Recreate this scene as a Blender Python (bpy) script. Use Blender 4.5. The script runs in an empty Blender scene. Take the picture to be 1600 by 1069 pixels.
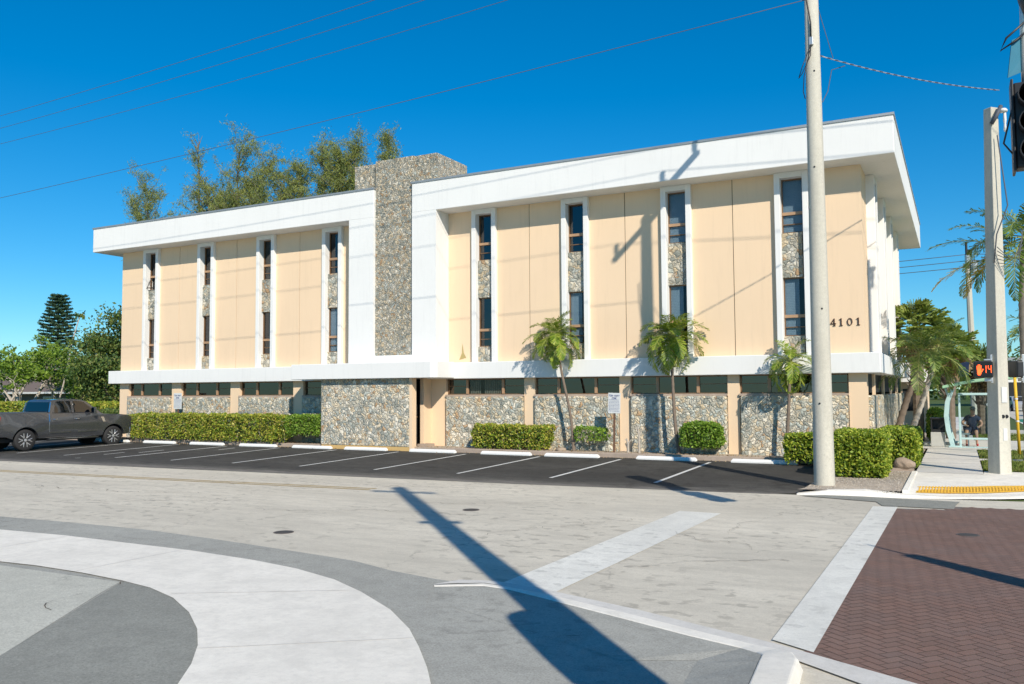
import bpy, bmesh, math, random
import numpy as np
from mathutils import Vector, Matrix
R = math.radians
sc = bpy.context.scene
COL = sc.collection
# ---------------------------------------------------------------- camera
YAW, PITCH, ROLL, CAMZ = .4844, .0579, -.0064, 2.217
cam = bpy.data.cameras.new('camera'); camo = bpy.data.objects.new('camera', cam); COL.objects.link(camo)
cam.lens = 1323.5 * 36 / 1600; cam.sensor_width = 36; cam.sensor_fit = 'HORIZONTAL'
cam.clip_start = .05; cam.clip_end = 3000
Fv = Vector((-math.sin(YAW) * math.cos(PITCH), math.cos(YAW) * math.cos(PITCH), math.sin(PITCH)))
Rv = Vector((math.cos(YAW), math.sin(YAW), 0)); Uv = Rv.cross(Fv)
Xv = Rv * math.cos(ROLL) + Uv * math.sin(ROLL); Yv = -Rv * math.sin(ROLL) + Uv * math.cos(ROLL)
M = Matrix((Xv, Yv, -Fv)).transposed().to_4x4(); M.translation = (0, 0, CAMZ)
camo.matrix_world = M
sc.camera = camo
# ---------------------------------------------------------------- light
SUN_AZ, SUN_EL = 44.6, 34.2          # light travels towards (-sin az, cos az)
w = bpy.data.worlds.new('World'); sc.world = w; w.use_nodes = True
nt = w.node_tree; nt.nodes.clear()
sky = nt.nodes.new('ShaderNodeTexSky'); sky.sky_type = 'NISHITA'; sky.sun_disc = False
sky.sun_elevation = R(SUN_EL); sky.sun_rotation = R(180 - SUN_AZ); sky.altitude = 0
sky.air_density = 1.0; sky.dust_density = 0; sky.ozone_density = 3.0
hs = nt.nodes.new('ShaderNodeHueSaturation'); hs.inputs['Saturation'].default_value = 1.28; hs.inputs['Hue'].default_value = .503
bg = nt.nodes.new('ShaderNodeBackground'); bg.inputs[1].default_value = .083
wo = nt.nodes.new('ShaderNodeOutputWorld')
gm = nt.nodes.new('ShaderNodeGamma'); gm.inputs[1].default_value = .87
s1 = nt.nodes.new('ShaderNodeVectorMath'); s1.operation = 'SCALE'; s1.inputs['Scale'].default_value = .12
s2 = nt.nodes.new('ShaderNodeVectorMath'); s2.operation = 'SCALE'; s2.inputs['Scale'].default_value = 1 / .12
nt.links.new(sky.outputs[0], s1.inputs[0]); nt.links.new(s1.outputs[0], gm.inputs[0]); nt.links.new(gm.outputs[0], s2.inputs[0])
tn = nt.nodes.new('ShaderNodeVectorMath'); tn.operation = 'MULTIPLY'; tn.inputs[1].default_value = (.64, .95, 1.12)
nt.links.new(s2.outputs[0], tn.inputs[0]); nt.links.new(tn.outputs[0], hs.inputs['Color']); nt.links.new(hs.outputs[0], bg.inputs[0]); nt.links.new(bg.outputs[0], wo.inputs[0])
sun = bpy.data.lights.new('sun', 'SUN'); suno = bpy.data.objects.new('sun', sun); COL.objects.link(suno)
sun.energy = 4.1; sun.angle = R(.5); sun.color = (1, .915, .78)
sd = Vector((-math.sin(R(SUN_AZ)) * math.cos(R(SUN_EL)), math.cos(R(SUN_AZ)) * math.cos(R(SUN_EL)), -math.sin(R(SUN_EL))))
suno.rotation_euler = sd.to_track_quat('-Z', 'Y').to_euler()
sc.view_settings.view_transform = 'Standard'; sc.view_settings.look = 'None'
sc.view_settings.gamma = 1; sc.view_settings.use_curve_mapping = False
sc.view_settings.exposure = .33
# ---------------------------------------------------------------- materials
def nodes(name):
    m = bpy.data.materials.new(name); m.use_nodes = True
    t = m.node_tree; b = t.nodes['Principled BSDF']
    return m, t, b
def N(t, typ, **kw):
    n = t.nodes.new(typ)
    for k, v in kw.items():
        if k.startswith('i_'):
            n.inputs[k[2:].replace('_', ' ')].default_value = v
        else: setattr(n, k, v)
    return n
def L(t, a, b): t.links.new(a, b)
def coord(t, scale=(1, 1, 1), rot=(0, 0, 0)):
    tc = N(t, 'ShaderNodeTexCoord'); mp = N(t, 'ShaderNodeMapping')
    mp.inputs['Scale'].default_value = scale; mp.inputs['Rotation'].default_value = rot
    L(t, tc.outputs['Object'], mp.inputs[0]); return mp.outputs[0]
def noise(t, vec, scale, detail=4, rough=.55):
    n = N(t, 'ShaderNodeTexNoise'); n.inputs['Scale'].default_value = scale
    n.inputs['Detail'].default_value = detail; n.inputs['Roughness'].default_value = rough
    L(t, vec, n.inputs['Vector']); return n.outputs['Fac']
def ramp(t, fac, stops, interp='LINEAR'):
    r = N(t, 'ShaderNodeValToRGB'); r.color_ramp.interpolation = interp
    e = r.color_ramp.elements
    while len(e) < len(stops): e.new(.5)
    for i, (p, c) in enumerate(stops):
        e[i].position = p
        e[i].color = (c, c, c, 1) if isinstance(c, (int, float)) else (*c, 1)
    L(t, fac, r.inputs[0]); return r.outputs[0]
def mix(t, fac, a, b, mode='MIX'):
    m = N(t, 'ShaderNodeMix', data_type='RGBA', blend_type=mode)
    for s, v in ((0, fac), (6, a), (7, b)):
        if isinstance(v, (int, float)): m.inputs[s].default_value = v
        elif isinstance(v, tuple): m.inputs[s].default_value = (*v, 1)
        else: L(t, v, m.inputs[s])
    return m.outputs[2]
def bump(t, b, h, strength=.3, dist=.01):
    n = N(t, 'ShaderNodeBump'); n.inputs['Strength'].default_value = strength; n.inputs['Distance'].default_value = dist
    L(t, h, n.inputs['Height']); L(t, n.outputs[0], b.inputs['Normal'])
def plain(name, c, rough=.6, metal=0, var=.12, sc_=6, bmp=0, spec=.5, coat=0):
    m, t, b = nodes(name); v = coord(t)
    n = noise(t, v, sc_, 5)
    col = mix(t, n, tuple(x * (1 - var) for x in c), tuple(min(1, x * (1 + var)) for x in c))
    L(t, col, b.inputs['Base Color']); b.inputs['Roughness'].default_value = rough; b.inputs['Metallic'].default_value = metal
    b.inputs['Specular IOR Level'].default_value = spec; b.inputs['Coat Weight'].default_value = coat
    if bmp: bump(t, b, noise(t, v, sc_ * 12, 3), bmp)
    return m
def stucco(name, c, dirt=.5, grain=90):
    m, t, b = nodes(name); v = coord(t)
    streak = noise(t, coord(t, (2.2, 2.2, .16)), 3, 6, .7)
    n2 = noise(t, v, .7, 5)
    col = mix(t, ramp(t, n2, [(.3, 0), (.75, .5 * dirt)]), c, tuple(x * .88 for x in c))
    col = mix(t, ramp(t, streak, [(.52, 0), (.8, .5 * dirt)]), col, tuple(x * .72 for x in c))
    spots = noise(t, v, 5, 6, .8)
    col = mix(t, ramp(t, spots, [(.66, 0), (.74, .35 * dirt)]), col, (c[0] * .55, c[1] * .56, c[2] * .58))
    L(t, col, b.inputs['Base Color']); b.inputs['Roughness'].default_value = .95; b.inputs['Specular IOR Level'].default_value = .03
    bump(t, b, noise(t, v, grain, 3), .25, .004)
    return m
def stone_mat(name, scale=7.0, base=1.0):
    m, t, b = nodes(name); v0 = coord(t)
    wn = N(t, 'ShaderNodeTexNoise'); wn.inputs['Scale'].default_value = 5; wn.inputs['Detail'].default_value = 5; L(t, v0, wn.inputs['Vector'])
    va = N(t, 'ShaderNodeVectorMath', operation='MULTIPLY_ADD'); L(t, wn.outputs['Color'], va.inputs[0]); va.inputs[1].default_value = (.30,) * 3; L(t, v0, va.inputs[2])
    v = va.outputs[0]
    vo = N(t, 'ShaderNodeTexVoronoi'); vo.inputs['Scale'].default_value = scale; vo.inputs['Randomness'].default_value = 1; L(t, v, vo.inputs['Vector'])
    ve = N(t, 'ShaderNodeTexVoronoi', feature='DISTANCE_TO_EDGE'); ve.inputs['Scale'].default_value = scale; L(t, v, ve.inputs['Vector'])
    se = N(t, 'ShaderNodeSeparateColor'); L(t, vo.outputs['Color'], se.inputs[0])
    k = base
    cols = [(0, (.25, .26, .23)), (.12, (.39, .37, .31)), (.28, (.49, .45, .36)), (.42, (.64, .59, .49)), (.54, (.32, .33, .29)), (.62, (.50, .41, .28)), (.74, (.42, .44, .40)), (.84, (.60, .51, .37)), (.95, (.40, .27, .16))]
    col = ramp(t, se.outputs[0], [(p, tuple(x * k for x in c)) for p, c in cols], 'CONSTANT')
    fn = noise(t, v0, 28, 6, .7)
    col = mix(t, ramp(t, fn, [(.32, 0), (.7, 1)]), mix(t, .5, col, (.45, .42, .36), 'MULTIPLY'), col)
    col = mix(t, ramp(t, noise(t, v0, 2.0, 5, .7), [(.56, 0), (.68, .55)]), col, (.62 * k, .60 * k, .54 * k))
    edge = ramp(t, ve.outputs['Distance'], [(.0, 1), (.045, 0)])
    col = mix(t, edge, col, (.40 * k, .38 * k, .32 * k))
    L(t, col, b.inputs['Base Color']); b.inputs['Roughness'].default_value = .85; b.inputs['Specular IOR Level'].default_value = .25
    hh = ramp(t, ve.outputs['Distance'], [(0, 0), (.16, .75), (.5, 1)])
    h2 = mix(t, .45, hh, vo.outputs['Color']); h3 = mix(t, .25, h2, fn)
    bump(t, b, h3, 1.0, .09)
    return m
def ground_mat(name, c, rough=.9, stain=.5, speck=.25, streak=(1, 1, 1), crack=0, spots=0, light=None):
    m, t, b = nodes(name); v = coord(t); vs = coord(t, streak)
    big = noise(t, vs, .35, 6, .6); mid = noise(t, vs, 3, 6, .65); fine = noise(t, v, 55, 4, .8)
    d = tuple(x * (1 - .35 * stain) for x in c); l = light or tuple(min(1, x * (1 + .22 * stain)) for x in c)
    col = mix(t, ramp(t, big, [(.3, 0), (.7, 1)]), d, l)
    col = mix(t, ramp(t, mid, [(.38, .9 * stain), (.56, 0)]), col, tuple(x * .72 for x in c))
    m2 = noise(t, v, 14, 6, .75); col = mix(t, ramp(t, m2, [(.36, .9 * stain), (.5, 0)]), col, tuple(x * .74 for x in c))
    col = mix(t, ramp(t, m2, [(.56, 0), (.72, .7 * stain)]), col, tuple(min(1, x * 1.25) for x in c))
    col = mix(t, ramp(t, fine, [(.3, speck), (.5, 0)]), col, tuple(x * .35 for x in c))
    col = mix(t, ramp(t, fine, [(.56, 0), (.75, speck)]), col, tuple(min(1, x * 1.9) for x in c))
    if spots:
        sp = noise(t, coord(t, (1.2, 1.5, 1)), 3.4, 3, .5); ar = noise(t, v, .3, 2)
        col = mix(t, mix(t, 1.0, ramp(t, sp, [(.575, 0), (.63, spots)]), ramp(t, ar, [(.42, 0), (.55, 1)]), 'MULTIPLY'), col, tuple(x * .45 for x in c))
    if crack:
        ve = N(t, 'ShaderNodeTexVoronoi', feature='DISTANCE_TO_EDGE'); ve.inputs['Scale'].default_value = .22; 
        wn = N(t, 'ShaderNodeTexNoise'); wn.inputs['Scale'].default_value = 2; wn.inputs['Detail'].default_value = 6; L(t, v, wn.inputs['Vector'])
        va = N(t, 'ShaderNodeVectorMath', operation='MULTIPLY_ADD'); L(t, wn.outputs['Color'], va.inputs[0]); va.inputs[1].default_value = (.8,) * 3; L(t, v, va.inputs[2]); L(t, va.outputs[0], ve.inputs['Vector'])
        col = mix(t, ramp(t, ve.outputs['Distance'], [(0, crack), (.004, 0)]), col, tuple(x * .3 for x in c))
    L(t, col, b.inputs['Base Color']); b.inputs['Roughness'].default_value = rough; b.inputs['Specular IOR Level'].default_value = .25
    bump(t, b, fine, .5, .006)
    return m
def leaf_mat(name, cols, rough=.5, trans=.3):
    m, t, b = nodes(name)
    g = N(t, 'ShaderNodeNewGeometry')
    st = [(i / (len(cols)), c) for i, c in enumerate(cols)]
    col = ramp(t, g.outputs['Random Per Island'], st, 'CONSTANT')
    L(t, col, b.inputs['Base Color']); b.inputs['Roughness'].default_value = rough; b.inputs['Specular IOR Level'].default_value = .35
    tr = N(t, 'ShaderNodeBsdfTranslucent'); L(t, mix(t, 1.0, col, (1.0, 1.0, .45), 'MULTIPLY'), tr.inputs[0])
    ms = N(t, 'ShaderNodeMixShader'); ms.inputs[0].default_value = trans
    L(t, b.outputs[0], ms.inputs[1]); L(t, tr.outputs[0], ms.inputs[2]); L(t, ms.outputs[0], t.nodes['Material Output'].inputs[0])
    return m
def glass_mat(name, tint=(.30, .38, .42), refl=1.0, rough=.02, ior=1.85):
    m, t, b = nodes(name); t.nodes.remove(b)
    tr = N(t, 'ShaderNodeBsdfTransparent'); tr.inputs[0].default_value = (*tint, 1)
    gl = N(t, 'ShaderNodeBsdfGlossy'); gl.inputs['Roughness'].default_value = rough; gl.inputs['Color'].default_value = (refl, refl, refl, 1)
    fr = N(t, 'ShaderNodeFresnel'); fr.inputs[0].default_value = ior
    bn = N(t, 'ShaderNodeBump'); bn.inputs['Strength'].default_value = .06; bn.inputs['Distance'].default_value = .05
    L(t, noise(t, coord(t), 1.6, 2), bn.inputs['Height']); L(t, bn.outputs[0], gl.inputs['Normal'])
    ge = N(t, 'ShaderNodeNewGeometry'); iv = N(t, 'ShaderNodeMath', operation='SUBTRACT'); iv.inputs[0].default_value = 1; L(t, ge.outputs['Backfacing'], iv.inputs[1])
    mu = N(t, 'ShaderNodeMath', operation='MULTIPLY'); L(t, fr.outputs[0], mu.inputs[0]); L(t, iv.outputs[0], mu.inputs[1])
    ms = N(t, 'ShaderNodeMixShader'); L(t, mu.outputs[0], ms.inputs[0]); L(t, tr.outputs[0], ms.inputs[1]); L(t, gl.outputs[0], ms.inputs[2])
    L(t, ms.outputs[0], t.nodes['Material Output'].inputs[0]); return m
def emit(name, c, s):
    m, t, b = nodes(name); b.inputs['Base Color'].default_value = (*c, 1)
    b.inputs['Emission Color'].default_value = (*c, 1); b.inputs['Emission Strength'].default_value = s; return m

WHITE = stucco('white_stucco', (.80, .795, .775), .7)
PEACH = stucco('peach_stucco', (.81, .615, .425), .5)
STONE = stone_mat('rubble_stone', 8.5, 1.5)
STONE2 = stone_mat('rubble_stone_fine', 11.5, 1.2)
STONE3 = stone_mat('rubble_stone_pale', 6.5, 1.2)
FLASH = plain('roof_flashing', (.42, .43, .43), .5, .6)
BRONZE = plain('bronze_frame', (.22, .13, .07), .45, .3)
TAN = plain('tan_frame', (.42, .26, .15), .5, .1)
DARK = plain('dark_interior', (.018, .020, .022), .8)
BLIND = plain('pale_blind', (.80, .84, .86), .8)
CURTAIN = plain('beige_curtain', (.55, .42, .28), .9)
GLASS = glass_mat('window_glass', (.62, .68, .72), ior=1.45)
GLASSD = glass_mat('window_glass_dark', (.12, .17, .26))
JOINT = plain('joint_dark', (.10, .08, .06), .9)
BRICKC = None
CONC = ground_mat('concrete_pale', (.85, .80, .70), stain=.4, speck=.10, crack=.0)
CONC2 = ground_mat('concrete_walk', (.68, .65, .59), stain=.4, speck=.12)
ROAD = ground_mat('road_tan', (.655, .60, .49), stain=.5, speck=.28, streak=(.45, 1.4, 1), spots=.5, crack=.35)
ASPH = ground_mat('asphalt_grey', (.40, .392, .345), stain=.45, speck=.55, spots=.35)
ASPHD = ground_mat('asphalt_patch', (.29, .288, .25), stain=.4, speck=.6)
ASPHL = ground_mat('asphalt_pale', (.55, .535, .455), stain=.35, speck=.55, crack=.3)
LOT = ground_mat('asphalt_black', (.062, .059, .054), stain=.9, speck=.5, crack=.5, spots=.5, streak=(.5, 1, 1), light=(.092, .089, .08))
def wear_lot():
    t = LOT.node_tree; b = t.nodes['Principled BSDF']; src = b.inputs['Base Color'].links[0].from_socket
    tc = N(t, 'ShaderNodeTexCoord'); sx = N(t, 'ShaderNodeSeparateXYZ'); L(t, tc.outputs['Object'], sx.inputs[0])
    m1 = N(t, 'ShaderNodeMath', operation='MULTIPLY_ADD'); L(t, sx.outputs[0], m1.inputs[0]); m1.inputs[1].default_value = -.040; m1.inputs[2].default_value = -18.62
    m2 = N(t, 'ShaderNodeMath', operation='ADD'); L(t, m1.outputs[0], m2.inputs[0]); L(t, sx.outputs[1], m2.inputs[1])
    nz = noise(t, coord(t, (.35, 1.5, 1)), 2.2, 7, .75)
    m3 = N(t, 'ShaderNodeMath', operation='MULTIPLY_ADD'); L(t, nz, m3.inputs[0]); m3.inputs[1].default_value = -2.2; m3.inputs[2].default_value = 1.1
    m4 = N(t, 'ShaderNodeMath', operation='ADD'); L(t, m2.outputs[0], m4.inputs[0]); L(t, m3.outputs[0], m4.inputs[1])
    c = mix(t, ramp(t, m4.outputs[0], [(0.02, .75), (.35, .3), (.95, 0)]), src, (.22, .205, .18))
    sp = noise(t, coord(t, (1, 1, 1)), 9, 8, .8)
    c = mix(t, ramp(t, sp, [(.66, 0), (.74, .5)]), c, (.30, .29, .26))
    oil = noise(t, coord(t, (.9, .6, 1)), 1.1, 5, .6); c = mix(t, ramp(t, oil, [(.58, 0), (.72, .6)]), c, (.018, .017, .016))
    L(t, c, b.inputs['Base Color'])
wear_lot()
SOIL = ground_mat('sandy_mulch', (.50, .42, .33), stain=.8, speck=.8)
GRASSB = ground_mat('grass_base', (.10, .14, .035), stain=.8, speck=.6)
CURBC = ground_mat('curb_brown', (.44, .35, .28), stain=.5, speck=.3)
PAINT = ground_mat('white_paint', (.66, .66, .63), stain=.35, speck=.2, crack=0)
PAINTR = ground_mat('crossing_paint', (.77, .75, .67), stain=.4, speck=.25, spots=.35)
YPAINT = ground_mat('yellow_paint_worn', (.50, .36, .16), stain=.9, speck=.4)
TACT = plain('tactile_yellow', (.80, .48, .05), .7, bmp=.3)
WSTOP = stucco('wheel_stop_white', (.80, .80, .78), .8, 40)
POLEC = ground_mat('pole_concrete', (.58, .55, .465), stain=.5, speck=.25, streak=(1, 1, .15))
WIRE = plain('wire_grey', (.085, .095, .115), .7)
WIREL = plain('wire_light', (.45, .45, .45), .5, .5)
STEEL = plain('galvanised_steel', (.55, .56, .56), .4, .7)
BLACK = plain('black_paint', (.015, .015, .017), .45)
LEAFH = leaf_mat('hedge_leaf', [(0.330, 0.396, 0.041), (0.495, 0.478, 0.066), (0.148, 0.247, 0.033), (0.231, 0.330, 0.033), (0.594, 0.561, 0.099), (0.181, 0.247, 0.033), (0.396, 0.330, 0.083)])
LEAFG = leaf_mat('shrub_leaf', [(0.216, 0.351, 0.041), (0.135, 0.270, 0.027), (0.324, 0.459, 0.068), (0.162, 0.270, 0.041)])
LEAFR = leaf_mat('hedge_leaf_green', [(0.255, 0.360, 0.030), (0.360, 0.420, 0.045), (0.150, 0.240, 0.030), (0.510, 0.540, 0.075), (0.195, 0.285, 0.030)])
LEAFP = leaf_mat('palm_leaf', [(.29, .40, .045), (.19, .30, .035), (.42, .49, .07), (.23, .34, .04), (.52, .53, .11), (.14, .23, .03)], .42, .4)
LEAFPF = leaf_mat('fan_palm_leaf', [(.22, .29, .06), (.15, .21, .045), (.30, .35, .09), (.18, .24, .05)], .5, .3)
LEAFPD = leaf_mat('palm_leaf_deep', [(0.145, 0.232, 0.051), (0.203, 0.290, 0.058), (0.304, 0.362, 0.087), (0.116, 0.189, 0.043)], .45, .3)
LEAFPY = leaf_mat('palm_leaf_yellow', [(0.576, 0.408, 0.048), (0.456, 0.312, 0.060), (0.312, 0.264, 0.060), (0.624, 0.480, 0.072)], .5, .35)
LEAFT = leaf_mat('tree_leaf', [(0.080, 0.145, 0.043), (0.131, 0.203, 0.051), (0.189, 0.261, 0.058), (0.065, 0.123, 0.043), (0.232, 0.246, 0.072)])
LEAFL = leaf_mat('bright_tree_leaf', [(0.213, 0.325, 0.037), (0.300, 0.425, 0.062), (0.138, 0.237, 0.037)], .5, .4)
LEAFC = leaf_mat('casuarina_leaf', [(.24, .29, .09), (.36, .38, .07), (.19, .24, .09), (.30, .33, .12)], .7, .35)
LEAFN = leaf_mat('conifer_leaf', [(.05, .10, .05), (.07, .13, .06), (.035, .08, .045)])
DRY = leaf_mat('dry_leaf', [(0.336, 0.240, 0.132), (0.240, 0.168, 0.096), (0.408, 0.312, 0.180)], .8, .15)
BARK = plain('bark_grey', (.22, .19, .155), .9, bmp=.5, var=.3)
BARKL = plain('bark_pale', (.44, .39, .33), .85, bmp=.5, var=.25)
BARKD = plain('bark_brown', (.19, .145, .11), .9, bmp=.5, var=.3)
GRASS = leaf_mat('grass_blade', [(.14, .20, .03), (.20, .25, .05), (.26, .26, .08)], .7, .3)

# ---------------------------------------------------------------- mesh helpers
class MB:
    def __init__(s): s.v = []; s.f = []; s.m = []; s.mi = 0
    def add(s, vs, fs):
        o = len(s.v); s.v += [tuple(x) for x in vs]; s.f += [tuple(i + o for i in f) for f in fs]; s.m += [s.mi] * len(fs); return s
    def box(s, x0, x1, y0, y1, z0, z1):
        return s.add([(x0, y0, z0), (x1, y0, z0), (x1, y1, z0), (x0, y1, z0), (x0, y0, z1), (x1, y0, z1), (x1, y1, z1), (x0, y1, z1)],
                     [(0, 3, 2, 1), (4, 5, 6, 7), (0, 1, 5, 4), (1, 2, 6, 5), (2, 3, 7, 6), (3, 0, 4, 7)])
    def obox(s, c, ux, uy, uz):
        c = Vector(c); ux = Vector(ux); uy = Vector(uy); uz = Vector(uz)
        return s.add([c + a * ux + b * uy + d * uz for d in (-1, 1) for a, b in ((-1, -1), (1, -1), (1, 1), (-1, 1))],
                     [(0, 3, 2, 1), (4, 5, 6, 7), (0, 1, 5, 4), (1, 2, 6, 5), (2, 3, 7, 6), (3, 0, 4, 7)])
    def prism(s, poly, z0, z1):
        n = len(poly)
        a = sum(poly[i][0] * poly[(i + 1) % n][1] - poly[(i + 1) % n][0] * poly[i][1] for i in range(n))
        if a < 0: poly = poly[::-1]
        return s.add([(x, y, z0) for x, y in poly] + [(x, y, z1) for x, y in poly],
                     [tuple(range(n))[::-1], tuple(range(n, 2 * n))] + [(i, (i + 1) % n, n + (i + 1) % n, n + i) for i in range(n)])
    def tube(s, pts, rad, n=8, cap=True):
        pts = [Vector(p) for p in pts]; k = len(pts)
        if not isinstance(rad, (list, tuple)): rad = [rad] * k
        o = len(s.v); up = Vector((0, 0, 1)); ref = None
        for i, p in enumerate(pts):
            d = (pts[min(i + 1, k - 1)] - pts[max(i - 1, 0)]).normalized()
            if ref is None: ref = up if abs(d.z) < .95 else Vector((1, 0, 0))
            a = d.cross(ref)
            if a.length < 1e-4: a = d.cross(Vector((0, 1, 0)))
            a.normalize(); b = d.cross(a).normalized(); ref = -b if False else a.cross(d)
            for j in range(n):
                t = 2 * math.pi * j / n
                s.v.append(tuple(p + (a * math.cos(t) + b * math.sin(t)) * rad[i]))
        for i in range(k - 1):
            for j in range(n):
                s.f.append((o + i * n + j, o + i * n + (j + 1) % n, o + (i + 1) * n + (j + 1) % n, o + (i + 1) * n + j)); s.m.append(s.mi)
        if cap:
            s.f.append(tuple(o + j for j in range(n))[::-1]); s.m.append(s.mi)
            s.f.append(tuple(o + (k - 1) * n + j for j in range(n))); s.m.append(s.mi)
        return s
    def lathe(s, prof, c, axis='z', n=20):
        o = len(s.v); c = Vector(c)
        for r_, h in prof:
            for j in range(n):
                t = 2 * math.pi * j / n; a, b = r_ * math.cos(t), r_ * math.sin(t)
                p = {'z': (a, b, h), 'x': (h, a, b), 'y': (a, h, b)}[axis]
                s.v.append(tuple(c + Vector(p)))
        for i in range(len(prof) - 1):
            for j in range(n):
                s.f.append((o + i * n + j, o + i * n + (j + 1) % n, o + (i + 1) * n + (j + 1) % n, o + (i + 1) * n + j)); s.m.append(s.mi)
        s.f.append(tuple(o + j for j in range(n))[::-1]); s.m.append(s.mi)
        s.f.append(tuple(o + (len(prof) - 1) * n + j for j in range(n))); s.m.append(s.mi)
        return s
    def build(s, name, mat, parent=None, bevel=0, smooth=False, fix=True):
        me = bpy.data.meshes.new(name); me.from_pydata(s.v, [], s.f)
        mats = mat if isinstance(mat, (list, tuple)) else [mat]
        for m in mats: me.materials.append(m)
        if len(mats) > 1: me.polygons.foreach_set('material_index', s.m)
        if fix:
            bm = bmesh.new(); bm.from_mesh(me); bmesh.ops.recalc_face_normals(bm, faces=bm.faces); bm.to_mesh(me); bm.free()
        if smooth:
            me.polygons.foreach_set('use_smooth', [True] * len(me.polygons))
        o = bpy.data.objects.new(name, me); COL.objects.link(o)
        if parent is not None: o.parent = parent
        if bevel:
            b = o.modifiers.new('bevel', 'BEVEL'); b.width = bevel; b.segments = 2; b.limit_method = 'ANGLE'; b.angle_limit = R(40)
        return o
def npmesh(name, V, F, mat, parent=None):
    me = bpy.data.meshes.new(name); nv = len(V); nf, k = F.shape
    me.vertices.add(nv); me.vertices.foreach_set('co', V.astype(np.float32).ravel())
    me.loops.add(nf * k); me.loops.foreach_set('vertex_index', F.astype(np.int32).ravel())
    me.polygons.add(nf); me.polygons.foreach_set('loop_start', np.arange(0, nf * k, k, dtype=np.int32))
    me.update(calc_edges=True); me.materials.append(mat)
    o = bpy.data.objects.new(name, me); COL.objects.link(o)
    if parent is not None: o.parent = parent
    return o
def leaves(P, size, rng, aspect=.5, updir=None, droop=0.0):
    n = len(P)
    a = rng.normal(size=(n, 3)); a[:, 2] -= droop
    if updir is not None: a = a * (1 - updir[1]) + np.array(updir[0]) * updir[1]
    a /= np.linalg.norm(a, axis=1)[:, None] + 1e-9
    b = np.cross(a, rng.normal(size=(n, 3))); b /= np.linalg.norm(b, axis=1)[:, None] + 1e-9
    s = size * (.6 + .8 * rng.random((n, 1)))
    V = np.stack([P - a * s, P + b * s * aspect, P + a * s, P - b * s * aspect], 1).reshape(-1, 3)
    return V, np.arange(4 * n).reshape(n, 4)
def tag(o, label=None, cat=None, group=None, kind=None):
    if label: o['label'] = label
    if cat: o['category'] = cat
    if group: o['group'] = group
    if kind: o['kind'] = kind
    return o
def empty(name, loc, label, cat, group=None, rz=0):
    o = bpy.data.objects.new(name, None); COL.objects.link(o); o.location = loc; o.rotation_euler = (0, 0, rz); o.empty_display_size = .3
    return tag(o, label, cat, group)
def struct(name, mb, mat, **kw): return tag(mb.build(name, mat, **kw), kind='structure')
def poly(name, pts, z, mat):
    mb = MB(); n = len(pts)
    a = sum(pts[i][0] * pts[(i + 1) % n][1] - pts[(i + 1) % n][0] * pts[i][1] for i in range(n))
    if a < 0: pts = pts[::-1]
    mb.add([(p[0], p[1], p[2] if len(p) > 2 else z) for p in pts], [tuple(range(n))])
    return struct(name, mb, mat, fix=False)
def clone(o, parent=None):
    c = o.copy(); COL.objects.link(c); c.parent = parent
    for ch in [x for x in bpy.data.objects if x.parent == o]: clone(ch, c)
    return c
rnd = random.Random(7)
#@@PART ground
# ---------------------------------------------------------------- ground and roads
poly('ground', [(-600, -60), (400, -60), (400, 900), (-600, 900)], -.03, GRASSB)
poly('road', [(-200, -12), (60, -12), (60, 18.2), (3.4, 18.2), (3.4, 200), (11, 200), (11, 18.21), (60, 18.21), (60, 19.6), (-2.6, 18.75), (-9.6, 18.15), (-17.5, 17.8), (-28.5, 17.3), (-200, 17.0)][:1] +
     [(60, -12), (60, 19.6), (11, 19.6), (11, 240), (3.4, 240), (3.4, 19.8), (-2.6, 18.75), (-9.6, 18.15), (-17.5, 17.8), (-28.5, 17.3), (-200, 17.0)], 0, ROAD)
# parking lot, rising gently to the building kerb
lotb = [(-60, 16.95), (-28.5, 17.2), (-17.5, 17.72), (-9.6, 18.08), (-3.7, 18.6), (-2.95, 19.0)]
mb = MB()
def lotz(y): return max(.004, .004 + (y - 18.4) * .0185)
vs = []; 
for x, y in lotb: vs += [(x, y - .02, .004), (x, 19.5, lotz(19.5)), (x, 22.5, lotz(22.5)), (x, 25.06, lotz(25.06))]
fs = []
for i in range(len(lotb) - 1):
    for j in range(3): fs.append((i * 4 + j, (i + 1) * 4 + j, (i + 1) * 4 + j + 1, i * 4 + j + 1))
mb.add(vs, fs); struct('parking_lot', mb, LOT, fix=False)
# bay lines
mb = MB()
for k in range(0, 12):
    x = -6.44 - 2.743 * k; y0, y1 = 19.48, 24.5
    mb.add([(x - .05, y0, lotz(y0) + .006), (x + .05, y0, lotz(y0) + .006), (x + .05, y1, lotz(y1) + .006), (x - .05, y1, lotz(y1) + .006)], [(0, 1, 2, 3)])
for (xa, ya, xb, yb) in ((-27.2, 20.2, -27.25, 21.1), (-26.6, 21.2, -26.6, 22.3), (-27.3, 18.4, -26.8, 19.0), (-24.6, 23.1, -24.6, 23.9)):
    mb.add([(xa - .04, ya, lotz(ya) + .006), (xa + .04, ya, lotz(ya) + .006), (xb + .04, yb, lotz(yb) + .006), (xb - .04, yb, lotz(yb) + .006)], [(0, 1, 2, 3)])
struct('parking_markings', mb, PAINT, fix=False)
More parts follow.
